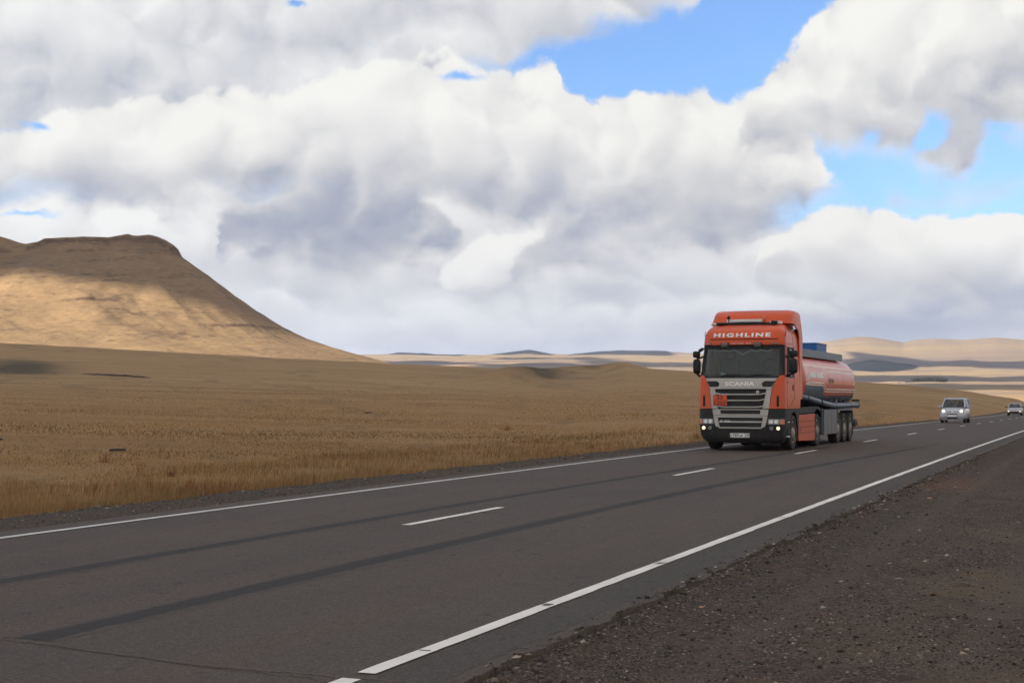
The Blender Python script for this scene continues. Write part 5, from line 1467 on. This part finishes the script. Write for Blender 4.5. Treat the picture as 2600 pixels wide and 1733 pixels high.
def tank_band(poly_yz, name, mat, off=.004, n=12, sides=(1,)):
    """quad on the flank given by its four corners (y, z): lower front, lower rear, upper rear, upper front"""
    (ya, za), (yb, zb), (yc, zc), (yd, zd) = poly_yz
    for sgn in sides:
        V = []; F = []
        for i in range(n+1):
            t = i/n
            for (yl, zl) in ((ya+(yd-ya)*t, za+(zd-za)*t), (yb+(yc-yb)*t, zb+(zc-zb)*t)):
                V.append((sgn*tank_x(zl, off), yl, zl))
        for i in range(n): F.append((2*i, 2*i+1, 2*i+3, 2*i+2))
        MB_ = MB(); MB_.add(V, F); MB_.build(name, mat, tank)
def band(path, w, name, mat, off=.004):
    for (y0, z0), (y1, z1) in zip(path[:-1], path[1:]):
        if abs(z1-z0) > abs(y1-y0): tank_band([(y0-w*.6, min(z0, z1)-w/2), (y0+w*.6, min(z0, z1)-w/2), (y1+w*.6, max(z0, z1)+w/2), (y1-w*.6, max(z0, z1)+w/2)] if y0 == y1 else [(y0, z0-w/2), (y1, z1-w/2), (y1, z1+w/2), (y0, z0+w/2)], name, mat, off)
        else: tank_band([(y0, z0-w/2), (y1, z1-w/2), (y1, z1+w/2), (y0, z0+w/2)], name, mat, off, n=2)
band([(3.36, 2.51), (6.6, 2.50), (12.45, 2.49)], .06, 'stripe', M_STRIPE)
band([(6.5, 2.49), (7.1, 2.36), (12.45, 2.36)], .06, 'stripe', M_STRIPE, .0045)
tank_band([(3.72, 1.90), (3.84, 1.90), (3.84, 2.49), (3.72, 2.49)], 'stripe', M_STRIPE, .005)
tank_band([(3.34, 1.98), (3.70, 1.98), (3.70, 2.74), (3.40, 2.74)], 'front_flash', M_TANKRED, .003)
band([(3.36, 1.94), (3.9, 1.94)], .05, 'stripe', M_STRIPE, .006)
band([(3.9, 1.985), (6.35, 1.985), (6.85, 1.79), (12.45, 1.80)], .045, 'stripe', M_STRIPE)
band([(3.9, 1.915), (6.2, 1.915), (6.72, 1.71), (12.45, 1.72)], .04, 'stripe', M_STRIPE, .0045)
tank_band([(3.36, 1.55), (6.65, 1.55), (6.2, 1.90), (3.36, 1.90)], 'blue_flash', M_BLUEGREY, .0035, n=8)
tank_band([(3.3, 1.14), (12.5, 1.14), (12.45, 1.60), (3.3, 1.56)], 'belly_skirt', M_UNDER, .003, n=10, sides=(-1, 1))
for a_, b_ in ((3.98, 5.05), (5.14, 6.24)): tank_band([(a_, 2.145), (b_, 2.145), (b_, 2.30), (a_, 2.30)], 'pale_label', M_PALE, .004, n=6)
tank_band([(7.15, 2.0), (8.15, 2.0), (8.15, 2.14), (7.15, 2.14)], 'brown_label', plain('brown_label', (0.20, 0.085, 0.06), .5), .004, n=6)
tank_band([(12.1, 1.95), (12.2, 1.95), (12.2, 2.28), (12.1, 2.28)], 'pale_label', M_PALE, .004, n=6)
for y in (5.2, 7.6, 10.0):                                     # weld seams of the shell
    rs = MB(); rs.loft([tank_ring(y-.012, 1.0025), tank_ring(y+.012, 1.0025)], True, False, False); rs.build('weld_seam', M_TANK, tank)
# walkway and coamings on top
for sgn in (-1, 1):
    cw = MB(); cw.prism([(3.6, 2.80), (11.75, 2.80), (11.75, 3.02), (11.65, 3.045), (3.6, 3.045)], 'x', sgn*.84, sgn*.875); cw.build('coaming', M_STEEL, trailer, bevel=.006)
for y in (11.72, 3.6): MB().box(-.84, .84, y, y+.03, 2.84, 3.02).build('coaming_end', M_STEEL, trailer)
MB().box(-.84, .84, 3.64, 11.7, 2.88, 2.90).build('walkway', M_STEEL, trailer)
for y in (4.6, 6.4, 9.9):
    MB().lathe([(2.90, .28), (3.0, .28), (3.02, .24), (3.05, .20)], 18, (0, y, 0), 'z').build('manhole_cover', M_STEEL, trailer, smooth=40)
bx = MB().box(-.05, .62, 8.3, 10.1, 2.90, 3.335).build('blue_box', M_BLUE, trailer, bevel=.01)
MB().box(-.07, .64, 8.28, 10.12, 3.336, 3.36).build('box_lid', M_BLUE, bx, bevel=.006)
# chassis, hose tubes, cabinet
fr_ = MB()
for sgn in (-1, 1): fr_.box(min(sgn*.42, sgn*.52), max(sgn*.42, sgn*.52), 4.3, 12.6, .95, 1.18)
fr_.box(-.9, .9, 4.3, 6.1, 1.12, 1.24); fr_.box(-1.0, 1.0, 8.9, 11.8, .9, 1.0); fr_.box(-1.1, 1.1, 12.5, 12.62, .62, .74)
for y in (9.0, 10.22, 11.44): fr_.box(-.95, .95, y-.07, y+.07, .42, .58)
fr_.build('chassis_frame', M_CHASSIS, trailer)
for sgn in (-1, 1):
    ht = MB(); ht.tube([(sgn*1.05, 3.1, 1.56), (sgn*1.12, 4.6, 1.46), (sgn*1.16, 6.4, 1.34), (sgn*1.17, 7.9, 1.26), (sgn*1.17, 8.9, 1.245), (sgn*1.17, 13.0, 1.25)], .095, 14)
    hose = ht.build('hose_tube', M_BLUEGREY, trailer, smooth=50)
    for y, z in ((4.0, 1.50), (5.9, 1.37), (8.45, 1.25), (11.4, 1.248)): MB().lathe([(y-.02, .104), (y+.02, .104)], 14, (sgn*(1.10 if y < 5 else 1.165), 0, z), 'y').build('tube_clamp', M_CHASSIS, hose)
    MB().lathe([(12.98, .11), (13.06, .11)], 14, (sgn*1.17, 0, 1.25), 'y').build('tube_cap', M_BLACK, hose)
    for y in (8.4, 9.3, 10.2, 11.1, 12.0): MB().prism([(y, 1.24), (y+.07, 1.24), (y+.05, 1.52), (y+.02, 1.52)], 'x', sgn*.98, sgn*1.09).build('tank_bracket', M_BLUEGREY, trailer)
    for y in (8.5, 10.8): MB().box(min(sgn*1.17, sgn*1.23), max(sgn*1.17, sgn*1.23), y, y+.09, 1.345, 1.40).build('side_marker', M_AMBER, trailer, bevel=.01)
    cb = MB().box(min(sgn*.72, sgn*1.235), max(sgn*.72, sgn*1.235), 6.25, 8.55, .33, 1.13).build('cabinet', M_CABINET, trailer, bevel=.012)
    fb = MB(); fb.box(min(sgn*.70, sgn*1.19), max(sgn*.70, sgn*1.19), 6.14, 6.235, .36, 1.20); fb.build('cabinet_front', M_BLUEGREY, cb)
    for y in (6.9, 7.55):
        MB().prism([(y, .36), (y+.01, .36), (y+.01, 1.10), (y, 1.10)], 'x', sgn*1.2355, sgn*1.2375).build('cabinet_seam', M_DARK, cb)
    mg = MB(); mg.prism([(8.66, .75), (8.74, 1.06), (8.84, 1.14), (11.70, 1.14), (11.88, 1.02), (12.0, .62), (11.94, .62), (11.83, .98), (11.66, 1.075), (8.88, 1.075), (8.79, 1.02), (8.72, .75)], 'x', sgn*.78, sgn*1.225)
    mg.build('mudguard', M_BLUEGREY, trailer, bevel=.008)
    MB().box(min(sgn*.75, sgn*1.2), max(sgn*.75, sgn*1.2), 12.02, 12.04, .22, .8).build('mud_flap', M_BLACK, trailer)
    for y in (9.0, 10.22, 11.44): wheel(trailer, sgn*1.055, y, .50, sgn)
    MB().lathe([(12.3, .05), (12.3, .16), (12.9, .16), (12.9, .05)], 14, (sgn*1.06, 0, .62), 'y').build('rear_cylinder', M_CHASSIS, trailer, smooth=40)
    rl = MB(); rl.box(min(sgn*1.0, sgn*1.28), max(sgn*1.0, sgn*1.28), 12.85, 12.98, 1.385, 1.46); rl.build('rear_marker', M_CHASSIS, trailer, bevel=.01)
# valves and pipework in the gap behind the cab
vp = MB(); vp.tube([(.98, 3.55, 1.95), (.98, 3.5, 1.72), (1.08, 3.6, 1.62)], .03, 8); vp.lathe([(1.66, .05), (1.74, .05)], 10, (1.05, 3.9, 0), 'z'); vp.tube([(.9, 3.3, 1.2), (.9, 3.3, 1.7)], .045, 8); vp.box(.5, .95, 3.1, 3.5, 1.1, 1.3)
vp.build('valve_gear', M_BLUEGREY, trailer)
hs = MB()
for k, c in enumerate((-.2, 0, .2)): hs.tube([(c, 2.45, 1.7), (c+.05, 2.7, 1.35), (c, 3.1, 1.45), (c, 3.3, 1.5)], .022, 6)
hs.build('air_hose', M_BLACK, trailer)

# ------------------------------------------------------------------ passenger cars (origin: middle of the nose on the road; y runs back)
M_SILVERPAINT = plain('silver_paint', (0.40, 0.42, 0.47), .35, metal=.25, coat=.6, dirt=DUST, dirt_amt=.12, low=(.2, .8, .2))
M_WHITEPAINT = plain('silver_white_paint', (0.42, 0.42, 0.44), .38, metal=.2, coat=.5, dirt=DUST, dirt_amt=.15, low=(.2, .8, .25))
M_CARGLASS = glass('car_glass', (0.35, 0.38, 0.42))
M_CARDARK = plain('car_interior', (0.02, 0.02, 0.025), .8)
def rrect(hw, z0, z1, y, n=28, e=4.0, top=1.0):
    r_ = []
    for i in range(n):
        A = 2*math.pi*i/n; c, s = math.cos(A), math.sin(A)
        x = hw*np.sign(c)*abs(c)**(2/e); z = (z0+z1)/2 + (z1-z0)/2*np.sign(s)*abs(s)**(2/e)
        if z > (z0+z1)/2: x *= 1 - (1-top)*((z-(z0+z1)/2)/((z1-z0)/2))**2
        r_.append((x, y, z))
    return r_
def car(name, loc, label, P):
    root = empty(name, loc, (-0.0085, 0, P.get('rz', 0)))
    tag(root, label, 'car', 'silver cars following the truck')
    body = MB().loft([rrect(hw, z0, z1, y, e=e_, top=tp) for (y, hw, z0, z1, e_, tp) in P['body']]).build('body', P['paint'], root, smooth=45)
    # glasshouse: rings in plan at rising heights; front, sides, rear
    G = P['house']
    def ring(z, hw, yf_, yr_):
        return [(-hw, yr_, z), (-hw, yf_+.16, z), (-hw*.93, yf_+.05, z), (-hw*.55, yf_, z), (0, yf_-.03, z), (hw*.55, yf_, z), (hw*.93, yf_+.05, z), (hw, yf_+.16, z), (hw, yr_, z)]
    rs_ = [ring(*q) for q in G]
    glass_ = MB().loft(rs_, closed=True, cap0=False, cap1=False).build('glasshouse', M_CARGLASS, root, smooth=40)
    MB().box(-G[0][1]*.8, G[0][1]*.8, G[0][2]+.5, G[0][3]-.4, G[0][0]-.25, G[0][0]+.02).build('dashboard', M_CARDARK, root)
    for sx_ in (-.36, .36):
        MB().box(sx_-.22, sx_+.22, G[0][2]+1.15, G[0][2]+1.3, G[0][0]-.2, G[0][0]+.28).box(sx_-.12, sx_+.12, G[0][2]+1.18, G[0][2]+1.27, G[0][0]+.3, G[0][0]+.46).build('seat', M_CARDARK, root, bevel=.03)
    # pillars and roof
    pl = MB()
    top_i, bot_i = rs_[-1], rs_[0]
    for j in (2, 6):
        pl.tube([tuple(v) for v in (r_[j] for r_ in rs_)], .045, 6)
    for j in (1, 7):
        a, b_ = bot_i[j], top_i[j]; yy_ = P['bpillar']
        pl.tube([(a[0], yy_, a[2]), (b_[0], yy_, b_[2])], .05, 6)
    for j in (0, 8): pl.tube([tuple(r_[j]) for r_ in rs_], .09, 6)
    pl.build('pillar', P['paint'], root, smooth=50)
    zt = G[-1][0]; rf = []
    for k, (f, dz) in enumerate(((1.035, -.012), (1.03, .03), (.93, .065), (.7, .082))):
        cx_, cyy = 0, (G[-1][2]+G[-1][3])/2
        rf.append([(x*f, cyy+(y-cyy)*(1+(f-1)*.6), zt+dz) for (x, y, z) in top_i])
    MB().loft(rf).build('roof', P['paint'], root, smooth=50)
    # face
    for sgn in (-1, 1):
        hx0, hx1, hz0, hz1, hy = P['head']
        hl = MB().prism([(sgn*hx0, hz0), (sgn*hx1, hz0+.02), (sgn*(hx1+.0), hz1), (sgn*(hx0+.03), hz1-.02)], 'y', hy, hy+.10).build('headlamp', M_LAMP, root, bevel=.02)
        lx, lz, lr, ly = P['lit']
        MB().lathe([(ly, .004), (ly, lr*.9), (ly+.02, lr)], 14, (sgn*lx, 0, lz), 'y').build('lit_lens', M_LITWHITE, hl)
        if P.get('amber'):
            MB().box(*sorted((sgn*hx0, sgn*hx1)), hy-.005, hy+.05, hz1-.035, hz1+.01).build('indicator_lamp', M_AMBER, root, bevel=.01)
        mx, mz, my = P['mirror']
        mr = MB().loft([rrect(.10*k, mz-.07*k, mz+.07*k, my+d_, 12, 3) for d_, k in ((-.05, .6), (0, 1), (.08, .95), (.1, .7))])
        mr.v = [(x + sgn*mx, y, z) for x, y, z in mr.v]
        mr.build('mirror', P['mirror_mat'], root, smooth=50)
        MB().tube([(sgn*(mx-.22), my+.06, mz-.04), (sgn*mx, my+.05, mz-.02)], .03, 6).build('mirror_arm', M_BLACK, root)
        for y in P['axles']: wheel(root, sgn*P['track'], y, P['R'], sgn, P['R'], .18, name, M_RIM)
    for nm, (x0, x1, z0, z1, y), mt in P['trim']:
        ob = MB().box(x0, x1, y, y+.05, z0, z1).build(nm, mt, root, bevel=.012)
        if nm == 'number_plate': text_mesh('', M_INK, ob, 'x', 0, 1, 0, 1, 0) if False else None
    return root
VY = 104.25
car('minivan', (-10.58, VY, float(road_z(VY+1)) + .008), 'silver high-roofed hatchback with bright headlamps, first car behind the tank trailer',
    dict(paint=M_SILVERPAINT, body=[(0.0, .60, .28, .62, 3, .95), (.05, .74, .22, .74, 4, .96), (.18, .80, .20, .84, 4.5, .95), (.45, .825, .20, .97, 5, .92), (.80, .83, .20, 1.05, 5, .92), (1.2, .83, .20, 1.08, 5, .94), (2.6, .83, .20, 1.10, 5, .94), (3.6, .82, .24, 1.08, 5, .94), (3.84, .76, .32, 1.0, 4, .94)],
         house=[(1.02, .795, .72, 3.72), (1.25, .765, 1.0, 3.68), (1.45, .715, 1.27, 3.62), (1.60, .655, 1.50, 3.52)], bpillar=2.0,
         head=(.44, .74, .68, .90, .085), lit=(.58, .79, .105, .060), amber=True, mirror=(.93, 1.08, .86), mirror_mat=M_SILVERPAINT, axles=(.72, 3.22), track=.73, R=.30,
         trim=[('number_plate', (-.27, .25, .42, .53, -.03), M_WHITE), ('grille', (-.36, .34, .575, .635, -.012), M_DARK), ('lower_intake', (-.34, .34, .27, .40, .0), M_DARK), ('grille_bar', (-.40, .40, .735, .765, .045), M_BLACK), ('badge', (-.06, .06, .73, .80, .035), M_SILVER), ('fog_recess', (-.68, -.50, .33, .42, .03), M_DARK), ('fog_recess', (.50, .68, .33, .42, .03), M_DARK), ('bumper_lip', (-.70, .70, .20, .235, .0), M_SILVERPAINT)]))
SY = 183.4
car('sedan', (-11.66, SY, float(road_z(SY+1)) + .008), 'low silver saloon with black mirrors, the most distant car on the road',
    dict(paint=M_WHITEPAINT, rz=0.02, body=[(0.0, .62, .34, .60, 3, .97), (.06, .76, .26, .68, 4, .96), (.25, .82, .22, .76, 5, .94), (.8, .84, .20, .86, 5, .92), (1.35, .84, .20, .93, 5, .94), (2.8, .84, .20, .95, 5, .95), (3.6, .83, .22, .96, 5, .94), (4.15, .80, .30, .92, 5, .94), (4.25, .70, .36, .86, 4, .94)],
         house=[(.89, .77, 1.15, 3.55), (1.08, .73, 1.48, 3.42), (1.25, .665, 1.74, 3.22), (1.36, .60, 1.92, 3.02)], bpillar=2.45,
         head=(.44, .74, .54, .68, .06), lit=(.62, .44, .075, -.005), amber=False, mirror=(.96, .98, 1.25), mirror_mat=M_BLACK, axles=(.82, 3.30), track=.72, R=.30,
         trim=[('grille', (-.36, .36, .60, .66, .03), M_DARK), ('bumper_strip', (-.74, .74, .30, .44, -.01), M_BLACK), ('number_plate', (-.26, .26, .47, .57, -.03), M_GREY), ('lower_intake', (-.40, .40, .24, .31, .03), M_DARK)]))
